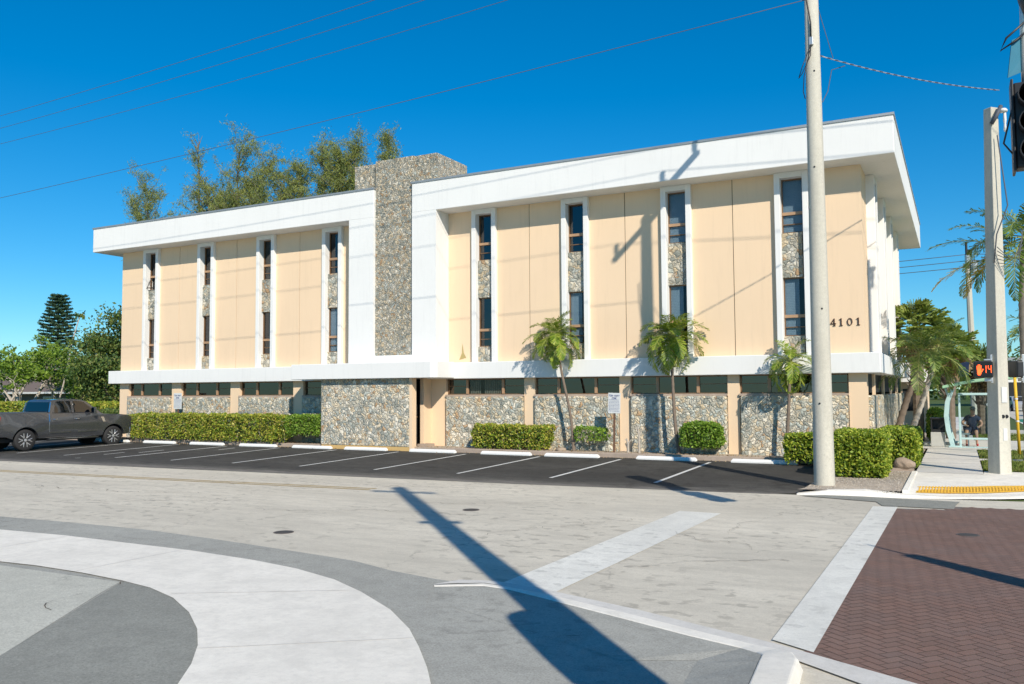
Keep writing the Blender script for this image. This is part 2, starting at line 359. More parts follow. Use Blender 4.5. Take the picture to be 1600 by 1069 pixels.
# chalky spill along the lot's edge
# foreground drive, patches and curved concrete walk
walk_out = [(-60, 7.2), (-30, 8.0), (-20, 8.35), (-13.92, 8.47), (-12.43, 8.57), (-10.93, 8.55), (-9.58, 8.54), (-8.3, 8.42), (-7.43, 8.26), (-6.59, 7.98), (-5.91, 7.62), (-5.17, 7.14), (-4.6, 6.65), (-4.21, 6.23), (-3.84, 5.8), (-3.53, 5.4), (-3.1, 4.6), (-2.8, 3.4), (-2.7, 1.5), (-2.9, -3)]
walk_in = [(-60, 5.6), (-30, 6.3), (-20, 6.6), (-14, 6.78), (-11.28, 6.87), (-10.58, 6.92), (-9.66, 6.9), (-8.79, 6.82), (-8.2, 6.72), (-7.57, 6.5), (-6.93, 6.15), (-6.38, 5.76), (-5.97, 5.4), (-5.61, 5.01), (-5.3, 4.6), (-5.05, 3.8), (-5.0, 2), (-5.1, -3)]
dark_up = [(-60, 8.4), (-30, 9.0), (-20, 9.3), (-15.43, 9.42), (-14.03, 9.5), (-11.88, 9.56), (-10.15, 9.41), (-8.85, 9.25), (-7.77, 9.11), (-7.08, 9.0), (-6.29, 8.72), (-5.56, 8.57), (-5.1, 8.52)]
kerb_lo = [(-5.35, 8.28), (-4.84, 8.5), (-4.19, 8.33), (-3.16, 7.88), (-2.39, 7.6), (-1.78, 7.42), (-1.52, 7.3)]
mb = MB()   # dark drive asphalt (strip of quads joined as one sheet)
poly('drive_asphalt', dark_up + kerb_lo[1:] + [(-1.47, 7.1), (-1.42, 6.55), (-1.3, 5.0), (-1.1, 2), (-1, -3), (-60, -3)], .004, ASPH)
poly('drive_old_asphalt', [(-60, 5.5), (-30, 6.2), (-20, 6.5), (-14, 6.7), (-8.79, 6.78), (-8.5, 6.3), (-7.26, 4.45), (-6.3, 3.0), (-5, 1), (-3, -3), (-60, -3)], .008, ASPHL)
poly('drive_patch', [(-8.79, 6.82), (-7.26, 4.45), (-6.3, 3.0), (-5.4, 1.4), (-4, -3), (-3.6, -3), (-4.4, 5.0), (-6, 6.5), (-7.6, 6.9)], .010, ASPHD)
mb = MB(); n_ = min(len(walk_out), len(walk_in))
walkpoly = walk_out + walk_in[::-1]
poly('curved_walk', walkpoly, .016, CONC)
# expansion joints on the walk
mb = MB()
for (a, b_) in (((-7.75, 6.62), (-6.0, 7.66)), ((-5.9, 5.32), (-4.4, 6.42)), ((-9.8, 6.93), (-9.75, 8.5)), ((-12.3, 6.85), (-12.3, 8.52)), ((-15.2, 6.78), (-15.2, 8.42))):
    d = (Vector(b_) - Vector(a)).normalized(); nrm = Vector((-d.y, d.x)) * .006
    mb.add([(a[0] - nrm.x, a[1] - nrm.y, .0185), (a[0] + nrm.x, a[1] + nrm.y, .0185), (b_[0] + nrm.x, b_[1] + nrm.y, .0185), (b_[0] - nrm.x, b_[1] - nrm.y, .0185)], [(0, 1, 2, 3)])
struct('walk_joints', mb, plain('joint_grey', (.62, .60, .56), .9), fix=False)
# gutter ribbon and low kerb between road and drive
gut_up = [(-5.39, 8.30), (-5.25, 8.62), (-4.95, 8.72), (-4.7, 8.73), (-4.0, 8.58), (-2.91, 8.24), (-2.15, 7.94), (-1.49, 7.69), (-1.18, 7.54), (-.5, 7.2), (.6, 6.65), (3, 5.3), (8, 2.2)]
gut_mid = [(-5.39, 8.28), (-5.22, 8.42), (-4.9, 8.60), (-4.65, 8.57), (-4.0, 8.42), (-2.91, 8.02), (-2.15, 7.72), (-1.49, 7.46), (-1.10, 7.2), (-.45, 6.75), (.5, 6.15), (2.9, 4.8), (7.8, 1.6)]
mb = MB(); n_ = len(gut_up)
mb.add([(x, y, .016) for x, y in gut_up] + [(x, y, .016) for x, y in gut_mid], [(i + n_, i + 1 + n_, i + 1, i) for i in range(n_ - 1)])
struct('gutter', mb, CONC2, fix=False)
kt = [(-5.39, 8.28), (-4.9, 8.59), (-4.65, 8.57), (-4.0, 8.43), (-2.91, 8.03), (-2.15, 7.73), (-1.6, 7.51), (-1.38, 7.42), (-1.24, 7.3), (-1.16, 7.1), (-1.12, 6.6), (-1.0, 5), (-.8, 2), (-.7, -3)]
kb = [(-5.33, 8.20), (-4.84, 8.46), (-4.5, 8.42), (-3.95, 8.22), (-2.88, 7.80), (-2.2, 7.52), (-1.7, 7.34), (-1.55, 7.22), (-1.48, 7.1), (-1.46, 6.9), (-1.42, 6.5), (-1.3, 5), (-1.1, 2), (-1, -3)]
hz = [.018, .022, .024, .026, .032, .038, .045, .06, .085, .10, .12, .13, .13, .13]
mb = MB(); n_ = len(kt)
mb.add([(x, y, 0) for x, y in kt] + [(x + (kb[i][0] - x) * .12, y + (kb[i][1] - y) * .12, hz[i]) for i, (x, y) in enumerate(kt)] + [(x, y, hz[i]) for i, (x, y) in enumerate(kb)] + [(x, y, 0) for x, y in kb],
       [(j * n_ + i, (j + 1) * n_ + i, (j + 1) * n_ + i + 1, j * n_ + i + 1) for j in range(3) for i in range(n_ - 1)])
k_ = struct('kerb', mb, CONC, bevel=.02)
mb = MB(); bk = []
for i in range(n_):
    j0, j1 = max(0, i - 1), min(n_ - 1, i + 1); d = Vector((kb[j1][0] - kb[j0][0], kb[j1][1] - kb[j0][1])).normalized(); bk.append((kb[i][0] + d.y * (.9 if i < 6 else .5), kb[i][1] - d.x * (.9 if i < 6 else .5)))
mb.add([(kb[i][0], kb[i][1], hz[i] - .006) for i in range(n_)] + [(x, y, .006) for x, y in bk], [(i, i + 1, n_ + i + 1, n_ + i) for i in range(5)] + [(5, 6, 7, 8, n_ + 8, n_ + 5)] + [(i, i + 1, n_ + i + 1, n_ + i) for i in range(8, n_ - 1)])
struct('drive_edge', mb, ASPH, fix=False)
mb = MB(); rc = random.Random(4)
for (x, y, a, l) in ((-12, 12.2, .2, 5), (-6.5, 11.5, 1.2, 3.5), (-9.5, 14.2, .1, 4), (-3.2, 13.2, 1.4, 3), (-17, 11.0, .4, 5), (-20, 13, .05, 6), (-3.8, 10.2, .5, 2.5), (-8.3, 5.6, 2.2, 1.6), (-3.2, 7.1, .9, 1.0), (-2.6, 12.0, 2.6, 2.2), (-15, 16.2, .1, 6)):
    n = int(l / .12); px, py = x, y
    for i in range(n):
        a2 = a + rc.uniform(-.9, .9); qx, qy = px + .12 * math.cos(a2), py + .12 * math.sin(a2); w_ = rc.uniform(.003, .009)
        mb.add([(px, py - w_, .013), (qx, qy - w_, .013), (qx, qy + w_, .013), (px, py + w_, .013)], [(0, 1, 2, 3)]); px, py = qx, qy
struct('road_cracks', mb, JOINT, fix=False)
# crossing markings
poly('stop_line', [(-4.60, 15.3), (-3.84, 15.3), (-4.0, 8.57), (-4.74, 8.72)], .006, PAINTR)
poly('crossing_line', [(-1.50, 17.36), (-1.08, 17.5), (-1.15, 7.58), (-1.53, 7.80)], .014, PAINTR)
mb = MB()
for off in (0, .24):
    pts = [(-200, 14.4 + off), (-24.5, 14.86 + off), (-17.2, 15.26 + off), (-11.9, 15.64 + off)]
    for a, b_ in zip(pts, pts[1:]): mb.add([(a[0], a[1] - .05, .004), (b_[0], b_[1] - .05, .004), (b_[0], b_[1] + .05, .004), (a[0], a[1] + .05, .004)], [(0, 1, 2, 3)])
struct('centre_line', mb, YPAINT, fix=False)
# herringbone brick crossing
mortar = ground_mat('brick_mortar', (.20, .17, .15), stain=.9, speck=.5)
poly('brick_bed', [(-1.12, 17.3), (-.2, 17.5), (-.15, 18.0), (14, 18.6), (14, 2), (7.9, 2.3), (3, 5.32), (.6, 6.67), (-.5, 7.22), (-1.15, 7.53)], .006, mortar)
m_br, t_, b_ = nodes('brick_paver')
g_ = N(t_, 'ShaderNodeNewGeometry'); v_ = coord(t_)
c_ = ramp(t_, g_.outputs['Random Per Island'], [(0, (.195, .112, .082)), (.3, (.208, .118, .086)), (.55, (.182, .106, .078)), (.8, (.215, .124, .09)), (.95, (.19, .112, .082))], 'CONSTANT')
c_ = mix(t_, ramp(t_, noise(t_, v_, 1.2, 5, .7), [(.4, 0), (.75, .35)]), c_, (.20, .16, .145))
c_ = mix(t_, ramp(t_, noise(t_, v_, 60, 3, .8), [(.55, 0), (.75, .5)]), c_, (.28, .24, .21))
L(t_, c_, b_.inputs['Base Color']); b_.inputs['Roughness'].default_value = .85
def inpoly(x, y, P):
    c = False; n = len(P); j = n - 1
    for i in range(n):
        if (P[i][1] > y) != (P[j][1] > y) and x < (P[j][0] - P[i][0]) * (y - P[i][1]) / (P[j][1] - P[i][1]) + P[i][0]: c = not c
        j = i
    return c
BP = [(-1.28, 17.2), (-.2, 17.6), (-.12, 18.1), (8, 18.5), (8, 2.0), (3, 5.1), (.6, 6.45), (-.5, 7.0), (-1.35, 7.45)]
W_ = .105; vs = []; fs = []; ang = R(45 + 5)
ca, sa = math.cos(ang), math.sin(ang); gp = .004
for i in range(-130, 131):
    for j in range(-130, 131):
        k = (i - j) % 4
        if k == 0: rect = (i * W_, j * W_, (i + 2) * W_, (j + 1) * W_)
        elif k == 3: rect = (i * W_, j * W_, (i + 1) * W_, (j + 2) * W_)
        else: continue
        x0, y0, x1, y1 = rect; x0 += gp; y0 += gp; x1 -= gp; y1 -= gp
        q = [(3 + x * ca - y * sa, 11 + x * sa + y * ca) for x, y in ((x0, y0), (x1, y0), (x1, y1), (x0, y1))]
        if all(inpoly(*p, BP) for p in q):
            o = len(vs); vs += [(p[0], p[1], .0105) for p in q]; fs.append((o, o + 1, o + 2, o + 3))
bo = npmesh('brick_crossing', np.array(vs), np.array(fs), m_br); tag(bo, kind='structure')
# grey asphalt strip between crossing and far kerb
poly('gutter_patch', [(-3.0, 18.5), (-1.5, 18.1), (-1.35, 17.55), (-.15, 17.6), (-.12, 18.15), (-.05, 18.75), (-1.2, 18.85), (-2.4, 18.9)], .012, ASPHD)
# far corner: kerb, ramp, walk
mb = MB()   # far kerb and corner apron
far_lo = [(-3.1, 18.72), (-2.5, 18.8), (-1.75, 18.9), (-1.1, 18.98), (-.3, 19.2), (.6, 19.6), (2.0, 20.5), (3.0, 22.0), (3.4, 24), (3.4, 60)]
far_hi = [(-3.1, 18.9), (-2.5, 19.1), (-1.8, 19.25), (-1.1, 19.3), (-.35, 19.5), (.5, 19.95), (1.8, 20.8), (2.75, 22.2), (3.2, 24), (3.2, 60)]
hz2 = [.02, .10, .12, .06, .03, .03, .06, .12, .13, .13]
n_ = len(far_lo)
mb.add([(x, y, .0) for x, y in far_lo] + [(x + (far_hi[i][0] - x) * .25, y + (far_hi[i][1] - y) * .25, hz2[i]) for i, (x, y) in enumerate(far_lo)] + [(x, y, hz2[i] + .004) for i, (x, y) in enumerate(far_hi)],
       [(j * n_ + i, j * n_ + i + 1, (j + 1) * n_ + i + 1, (j + 1) * n_ + i) for j in range(2) for i in range(n_ - 1)])
struct('far_kerb', mb, CONC)
mb = MB()
mb.add([(-1.1, 19.3, .065), (-.35, 19.5, .035), (.5, 19.95, .035), (1.8, 20.8, .065), (2.75, 22.2, .125), (3.2, 24, .135), (3.2, 24.6, .135), (.5, 24.6, .12), (.47, 23.75, .12), (-1.02, 23.75, .12), (-1.02, 20.1, .10)],
       [(0, 1, 2, 10), (10, 2, 3, 9), (9, 3, 4, 8), (8, 4, 5, 6, 7)])
struct('corner_walk', mb, CONC, fix=False)
mb = MB(); mb.add([(-1.02, 23.7, .125), (.47, 23.7, .125), (.47, 70, .125), (-1.02, 70, .125)], [(0, 1, 2, 3)]); struct('sidewalk', mb, CONC2, fix=False)
mb = MB()
for y in (25.2, 26.8, 28.4, 30, 31.6, 33.2): mb.box(-1.02, .47, y - .006, y + .006, .1, .1275)
struct('sidewalk_joints', mb, plain('joint_dark_grey', (.14, .13, .12), .9))
mb = MB()  # wing kerb beside the ramp
mb.add([(-1.1, 19.3, .0), (-1.02, 19.3, .0), (-.9, 23.7, .0), (-1.1, 23.7, .0), (-1.1, 19.35, .13), (-1.0, 19.35, .12), (-1.0, 23.7, .15), (-1.1, 23.7, .15)], [(4, 5, 6, 7), (0, 1, 5, 4), (1, 2, 6, 5), (3, 0, 4, 7)])
struct('ramp_kerb', mb, CONC)
mb = MB()
mb.add([(-.86, 19.5, .05), (-.3, 19.68, .045), (.45, 20.1, .045), (1.7, 20.95, .075), (1.25, 21.5, .09), (.55, 21.2, .085), (.2, 20.95, .08), (-.3, 20.6, .08), (-.86, 20.42, .085)], [tuple(range(9))])
tp = struct('tactile_paving', mb, TACT, fix=False); tp.location.z = .018
mb = MB()
for i in range(60):
    for j in range(14):
        x = -.8 + i * .06; y = 19.6 + j * .06 + i * .018 + max(0, i - 18) * .012
        if inpoly(x, y, [(-.84, 19.55), (-.3, 19.72), (.45, 20.14), (1.66, 20.98), (1.25, 21.45), (.55, 21.15), (.2, 20.9), (-.3, 20.55), (-.84, 20.38)]):
            z = .068 + .04 * (y - 19.5) * .8; mb.box(x - .014, x + .014, y - .014, y + .014, z, z + .007)
mb.build('domes', TACT, tp); [x for x in bpy.data.objects if x.name == 'domes'][0].location.z = -.004
# beds
poly('sandy_bed', [(-3.1, 18.85), (-1.9, 19.2), (-1.1, 19.35), (-1.1, 24.0), (-1.06, 60), (-2.3, 60), (-2.32, 26.3), (-3.0, 26.2), (-3.0, 19.2)], .10, SOIL)
mb = MB(); mb.box(-60, -2.95, 25.0, 25.22, -.02, .27); struct('building_kerb', mb, CURBC, bevel=.02)
mb = MB(); mb.box(-36, -1.15, 25.22, 26.4, -.02, .255); struct('planting_bed', mb, SOIL)
mb = MB(); mb.box(-2.95, -1.12, 24.2, 25.22, -.02, .16); struct('path', mb, CURBC)
poly('verge', [(.5, 24.6), (3.2, 24.6), (3.2, 60), (.5, 60)], .118, GRASSB)
poly('crossing_walk', [(.47, 28.2), (3.2, 28.2), (3.2, 28.9), (.47, 28.9)], .123, CONC2)
poly('shelter_pad', [(-1.3, 33.0), (3.2, 33.0), (3.2, 39), (-1.3, 39)], .129, CONC2)
poly('drive_crossing', [(-.9, 44), (3.2, 44), (3.2, 49), (-.9, 49)], .133, ASPHL)
poly('bike_lane', [(3.5, 36), (5.0, 36), (5.0, 70), (3.5, 70)], .004, plain('green_lane', (.03, .22, .13), .8))
# grass blades on the verge (nobody could count them)
rg = np.random.default_rng(3)
P = np.stack([rg.uniform(.5, 3.1, 14000), 24.7 + rg.random(14000) ** 1.6 * 20, np.full(14000, .14)], 1)
P = P[~((P[:, 1] > 28.1) & (P[:, 1] < 29.0)) & ~((P[:, 1] > 32.9) & (P[:, 1] < 39.1))]
V, F_ = leaves(P, .05, rg, .25, ((0, 0, 1), .6)); tag(npmesh('grass', V, F_, GRASS), 'patchy green grass on the verge beside the sidewalk', 'grass', kind='stuff')
# gravel on the sandy bed
P = np.stack([rg.uniform(-3.0, -1.15, 2600), rg.uniform(18.95, 24.1, 2600), np.full(2600, .102)], 1)
V, F_ = leaves(P, .012, rg, .8); tag(npmesh('gravel', V, F_, plain('gravel_pale', (.50, .45, .38), .9)), 'pale gravel scattered over the sandy bed by the tall pole', 'gravel', kind='stuff')
P = np.stack([rg.uniform(-33, -3, 1500), 25.0 + np.abs(rg.normal(size=1500)) * .35, np.full(1500, .275)], 1); P[::3, 1] = 24.9 + rg.normal(size=500) * .12; P[::3, 2] = .135
V, F_ = leaves(P, .03, rg, .5); tag(npmesh('leaf_litter', V, F_, DRY), 'dry brown leaves lying along the building kerb and bed', 'leaves', kind='stuff')
# manhole / valve covers
for i, (x, y, lab) in enumerate(((-9.56, 10.34, 'small round iron valve cover in the road, nearer one'), (-8.15, 13.8, 'small round iron valve cover in the road, farther one'), (1.25 - 1.2, 14.6, 'small iron valve cover set in the brick crossing'))):
    e = empty('valve_cover', (x, y, .003 if i < 2 else .012), lab, 'valve cover', 'valve covers in the road')
    m = MB(); m.lathe([(.13, 0), (.13, .006), (.115, .008), (.0, .008)], (0, 0, 0)); m.build('lid', plain('iron_dark', (.06, .055, .05), .8), e)
    m = MB(); m.lathe([(.16, 0), (.16, .004), (.135, .005), (.135, 0)], (0, 0, 0)); m.build('ring', plain('iron_ring', (.12, .10, .09), .8), e)
#@@PART building
# ---------------------------------------------------------------- office building
B = empty('office_building', (-18, 26, 0), 'three-storey office building with white fascia, peach wall panels and rubble stone, number 4101', 'building')
class Off:   # parts are built in world coordinates and hung on the building root
    pass
def part(name, mb, mat, parent=None, label=None, **kw):
    o = mb.build(name, mat, parent=parent or B, **kw)
    if (parent or B) is B: o.matrix_parent_inverse = Matrix.Translation((18, -26, 0))
    if label: o['label'] = label
    return o
YW, YS, YG = 26.15, 26.0, 26.32       # peach wall plane, front of surrounds, glass plane
XC = -2.32                            # right-hand corner of the walls
XLc = -34.15
ZT, ZB, LT, LB = 9.80, 8.72, 3.25, 2.67
# window strip positions (centres) on the front
lw = [-32.1, -28.65, -25.2, -21.7]; rw = [-14.82, -11.29, -7.79, -4.25]
HW = .49
def wall_segments(x0, x1, cs):
    xs = [x0]; 
    for c in cs: xs += [c - HW, c + HW]
    xs.append(x1); return [(xs[i], xs[i + 1]) for i in range(0, len(xs), 2)]
for (a, b_, cs) in ((XLc, -20.2, lw), (-16.45, XC, rw)):
    for (x0, x1) in wall_segments(a, b_, cs):
        m = MB()
        if x1 - x0 > 1.9:
            xm = (x0 + x1) / 2
            m.box(x0, xm - .012, YW, YW + .3, LT - .05, ZB + .02); m.box(xm + .012, x1, YW, YW + .3, LT - .05, ZB + .02)
        else: m.box(x0, x1, YW, YW + .3, LT - .05, ZB + .02)
        part('wall_panel', m, PEACH)
m = MB(); m.box(XLc + .05, XC - .05, YW + .26, 43, .1, ZB + .01); part('core', m, DARK)
for xm in (-30.375, -26.925, -23.45, -13.055, -9.54, -6.02): m = MB(); m.box(xm - .02, xm + .02, YW + .02, YW + .03, LT, ZB); part('joint', m, JOINT)
# left end and right side walls
m = MB(); m.box(XLc, XLc + .25, YW + .3, 43, .2, ZB + .02); part('end_wall', m, PEACH)
# roofs with deep fascia
def frame_roof(x0, x1):
    m = MB(); m.box(x0, x1, 25.3, 43.35, ZB, ZT); o = part('roof', m, WHITE, bevel=.02)
    m = MB(); m.box(x0 - .03, x1 + .03, 25.27, 25.42, ZT - .012, ZT + .055); m.box(x0 - .03, x0 + .12, 25.42, 43.3, ZT - .012, ZT + .055); m.box(x1 - .12, x1 + .03, 25.42, 43.3, ZT - .012, ZT + .055)
    m.build('flashing', FLASH, o)
    return o
frame_roof(-35.12, -19.12); frame_roof(-17.4, -1.36)
# fins beside the stone tower
m = MB(); m.box(-20.27, -19.125, 25.302, YW + .1, LT + .05, ZB + .004); part('fin', m, WHITE)
m = MB(); m.box(-17.395, -16.36, 25.302, YW + .1, LT + .05, ZB + .004); part('fin', m, WHITE)
# stone tower
m = MB(); m.box(-19.12, -17.4, 25.42, 27.6, 3.5, 10.86); tw = part('stone_tower', m, STONE2)
m = MB(); m.box(-20.25, -19.121, 25.62, 27.55, ZT + .06, 10.84); m.build('tower_head', STONE2, tw)
m = MB(); m.box(-17.399, -16.4, 25.45, 27.55, ZT + .06, 10.84); m.build('tower_head', STONE2, tw)
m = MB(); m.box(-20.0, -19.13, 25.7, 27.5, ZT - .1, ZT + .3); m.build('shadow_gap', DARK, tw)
# ledge between ground floor and upper floors
m = MB(); m.box(-34.6, -1.92, 25.85, YW + .2, LB, LT); m.box(-2.45, -1.921, YW + .2, 41.0, LB, LT); m.box(-34.6, -34.1, YW + .2, 43, LB, LT)
part('ledge', m, WHITE, bevel=.02)
m = MB()
m.prism([(-22.45, 25.86), (-22.45, 24.6), (-16.15, 24.6), (-16.02, 24.64), (-15.95, 24.75), (-15.95, 25.86)], LB + .03, LT + .02)
m.box(-20.0, -16.9, 25.3, 26.3, LT + .02, LT + .30)
part('entry_canopy', m, WHITE, bevel=.02)
# ---- window strips
def strip(cx, awning=False, blind_top=False, curtain=None, low=False):
    x0, x1 = cx - HW, cx + HW; t = .17
    m = MB(); m.box(x0, x0 + t, YS, YG + .1, LT, ZB); m.box(x1 - t, x1, YS, YG + .1, LT, ZB); m.box(x0 + t, x1 - t, YS, YG + .1, ZB - .17, ZB)
    part('window_surround', m, WHITE, bevel=.012)
    a, b_ = x0 + t, x1 - t
    for (z0, z1) in ((5.56, 6.90), (LT, 3.80)):
        m = MB(); m.box(a + .002, b_ - .06, YG - .14, YG + .06, z0, z1); part('stone_infill', m, STONE3)
    m = MB(); m.box(a, b_, YG + .10, YG + .14, LT, ZB - .1); part('recess_back', m, DARK)
    for q, (z0, z1) in enumerate(((6.90, ZB - .17), (3.80, 5.56))):
        fw = .035
        W = MB(); W.box(a, a + fw, YG - .05, YG + .02, z0, z1); W.box(b_ - fw, b_, YG - .05, YG + .02, z0, z1)
        W.box(a + fw, b_ - fw, YG - .05, YG + .02, z1 - fw, z1); W.box(a + fw, b_ - fw, YG - .05, YG + .02, z0, z0 + fw)
        zt = z0 + .60; zm = z0 + .26
        if not (awning and q == 0): W.box(a + fw, b_ - fw, YG - .05, YG + .02, zm, zm + .025)
        f = part('window', W, BRONZE)
        T = MB(); T.box(a + fw * .4, b_ - fw * .4, YG - .07, YG + .02, zt - .045, zt + .045); T.build('transom', TAN, f)
        G = MB(); G.box(a + fw, b_ - fw, YG, YG + .006, zt + .045, z1 - fw)
        if not (awning and q == 0): G.box(a + fw, b_ - fw, YG, YG + .006, z0 + fw, zt - .045)
        G.build('pane', GLASSD if not (blind_top or (low and q)) else GLASS, f)
        if blind_top or curtain or (low and q == 1):
            C = MB()
            if blind_top or low:
                for k in range(int((z1 - z0) / .05)): C.box(a + fw, b_ - .16 * (q == 1) - fw, YG + .014, YG + .022, z0 + k * .05, z0 + k * .05 + .047)
            else: 
                for k in range(4): C.tube([(a + .06 + k * .07, YG + .06, z0 + .05), (a + .06 + k * .07, YG + .06, z1 - .04)], .03, 6)
            C.build('blind', BLIND, f)
        if awning and q == 0:
            A = MB(); zc = zt - .05; dy = .24
            for s in (a + .02, b_ - .02): A.tube([(s, YG - .03, zc), (s, YG - dy, z0 + .08)], .018, 4)
            A.tube([(a, YG - dy, z0 + .08), (b_, YG - dy, z0 + .08)], .02, 4); A.tube([(a, YG - .14, z0 + .32), (b_, YG - .14, z0 + .32)], .015, 4)
            A.tube([(a + .05, YG - dy, z0 + .08), (b_ - .05, YG, z0 + .05)], .012, 4)
            A.build('open_sash', BLACK, f)
for i, c in enumerate(lw): strip(c, awning=(i == 0), curtain=(i == 1), low=(i == 3))
for i, c in enumerate(rw): strip(c, blind_top=(i >= 2), low=(i == 1))
# ---- right side: wall, strips seen edge on
ys = [28.1, 31.7, 35.2, 38.8]
seg = [YW + .3] 
for y in ys: seg += [y - HW, y + HW]
seg.append(43)
for i in range(0, len(seg), 2):
    m = MB(); m.box(XC - .3, XC, seg[i], seg[i + 1], LT - .05, ZB + .02); part('wall_panel', m, PEACH)
m = MB(); m.box(XC - .3, XC - .001, YW + .001, YW + .3, LT - .05, ZB + .02); part('wall_panel', m, PEACH)
for y in ys:
    m = MB(); X1 = XC + .25; X0 = XC - .12
    for a in (y - HW, y + HW - .17): m.box(X0, X1, a, a + .17, LT, ZB)
    m.box(X0, X1, y - HW + .17, y + HW - .17, ZB - .17, ZB); part('window_surround', m, WHITE, bevel=.012)
    for (z0, z1) in ((5.56, 6.90), (LT, 3.80)):
        m = MB(); m.box(X0 - .05, X0 + .1, y - .31, y + .31, z0, z1); part('stone_infill', m, STONE3)
    for (z0, z1) in ((6.90, ZB - .17), (3.80, 5.56)):
        W = MB(); xx = X0 + .02
        W.box(xx, xx + .04, y - .32, y - .28, z0, z1); W.box(xx, xx + .04, y + .28, y + .32, z0, z1); W.box(xx, xx + .05, y - .28, y + .28, z0 + .56, z0 + .64)
        f = part('window', W, BRONZE); G = MB(); G.box(xx, xx + .006, y - .28, y + .28, z0, z0 + .56); G.box(xx, xx + .006, y - .28, y + .28, z0 + .64, z1); G.build('pane', GLASSD, f)
# ---- ground floor front
pil_l = [(-34.15, -33.55), (-30.72, -30.15), (-27.18, -26.65), (-23.72, -23.2)]
pil_r = [(-13.28, -12.88), (-9.80, -9.42), (-6.28, -5.92), (-2.80, XC)]
for (a, b_) in pil_l + pil_r:
    m = MB(); m.box(a, b_, YW - .02, YW + .3, .2, LB + .01); part('pilaster', m, PEACH)
def bay(a, b_, split, curtain=False):
    m = MB(); m.box(a + .04, b_ - .02, YW - .16, YW + .25, .2, 2.03); o = part('stone_wall', m, STONE, bevel=.05)
    m = MB(); m.box(a, b_, YW - .10, YW + .2, 2.032, 2.10); part('sill', m, CURBC)
    z0, z1 = 2.10, LB
    W = MB(); W.box(a, b_, YW + .10, YW + .16, z1 - .04, z1 + .01); W.box(a, b_, YW + .10, YW + .16, z0 - .01, z0 + .03); W.box(a, a + .05, YW + .10, YW + .16, z0, z1); W.box(b_ - .05, b_, YW + .10, YW + .16, z0, z1)
    f = part('window', W, BRONZE)
    xs = [a + .05] + [a + (b_ - a) * s for s in split] + [b_ - .05]
    for x in xs[1:-1]: T = MB(); T.box(x - .045, x + .045, YW + .07, YW + .155, z0 + .03, z1 - .04); T.build('mullion', TAN, f)
    for i in range(len(xs) - 1):
        G = MB(); G.box(xs[i] + .045 * (i > 0), xs[i + 1] - .045 * (i < len(xs) - 2), YW + .12, YW + .126, z0 + .03, z1 - .04); G.build('pane', GLASSD if not (curtain and i == 1) else GLASS, f)
        if i != 1:
            G = MB(); G.box(xs[i] + .045 * (i > 0), xs[i + 1] - .045 * (i < len(xs) - 2), YW + .10, YW + .118, z0 + .29, z0 + .315); G.build('mid_rail', BRONZE, f)
    if curtain:
        C = MB()
        for k in range(18):
            x = xs[1] + .1 + k * (xs[2] - xs[1] - .2) / 17
            if k in (6, 7): continue
            C.tube([(x, YW + .19, z0 + .02), (x, YW + .19, z1)], .028, 6, cap=False)
        C.build('curtain', CURTAIN, f)
sp = (.30, .67)
bay(-33.55, -30.72, (.27, .68)); bay(-30.15, -27.18, (.30, .70)); bay(-26.65, -23.72, (.30, .72)); bay(-23.2, -21.2, (.45,))
bay(-16.45, -13.28, (.26, .72), True); bay(-12.88, -9.80, (.28, .72)); bay(-9.42, -6.28, (.28, .70)); bay(-5.92, -2.80, (.28, .70))
m = MB(); m.box(-17.1, -16.47, YW - .02, YW + .2, .2, LB + .02); part('pilaster', m, PEACH)
# ---- ground floor right side
ysd = [26.47, 28.4, 28.75, 32.0, 32.4, 35.6, 36.0, 39.2, 39.6, 42.5]
for (y0, y1) in ((28.4, 28.75), (32.0, 32.4), (35.6, 36.0), (39.2, 39.6)):
    m = MB(); m.box(XC - .3, XC + .02, y0, y1, .1, LB + .01); part('pilaster', m, PEACH)
m = MB(); m.box(XC - .3, XC - .002, YW + .3, YW + .45, .1, LB + .01); part('pilaster', m, PEACH)
for (y0, y1) in ((26.6, 28.4), (28.75, 32.0), (32.4, 35.6), (36.0, 39.2), (39.6, 42.4)):
    m = MB(); m.box(XC - .3, XC + .12, y0 + .03, y1 - .03, .1, 2.03); part('stone_wall', m, STONE, bevel=.05)
    W = MB(); W.box(XC - .16, XC - .1, y0, y1, LB - .04, LB + .01); W.box(XC - .16, XC - .05, y0, y1, 2.03, 2.1)
    n_ = 2 if y1 - y0 < 2 else 4
    for k in range(n_): yy = y0 + (k + .0) * (y1 - y0) / n_ + (.04 if k == 0 else 0); W.box(XC - .16, XC - .06, yy - .04, yy + .04, 2.1, LB - .04)
    f = part('window', W, TAN); G = MB(); G.box(XC - .14, XC - .134, y0, y1, 2.1, LB - .04); G.build('pane', GLASSD, f)
# ---- entry block with stone screen wall
m = MB(); m.box(-21.2, -17.2, 24.85, 25.1, .27, 2.70); es = part('stone_screen_wall', m, STONE, bevel=.03)
m = MB(); m.box(-21.18, -17.2, 24.87, 25.1, .10, .268); m.build('plinth', stucco('ochre_stucco', (.62, .42, .18), .6), es)
m = MB(); m.box(-17.2, -17.08, 24.86, 25.12, .1, 2.70); part('entry_post', m, PEACH)
m = MB(); m.box(-21.18, -20.9, 25.1, YW, .1, 2.70); part('entry_wall', m, PEACH)
m = MB(); m.box(-17.25, -17.10, 25.62, YW, .2, 2.70); part('entry_wall', m, PEACH)
m = MB(); m.box(-17.4, -17.38, 25.12, 25.62, .25, 2.6); dr = part('door', m, DARK)
m = MB(); m.tube([(-17.36, 25.2, 1.1), (-17.36, 25.2, 1.4)], .015, 6); m.box(-17.38, -17.36, 25.12, 25.62, 1.28, 1.33); m.build('handle', BRONZE, dr)
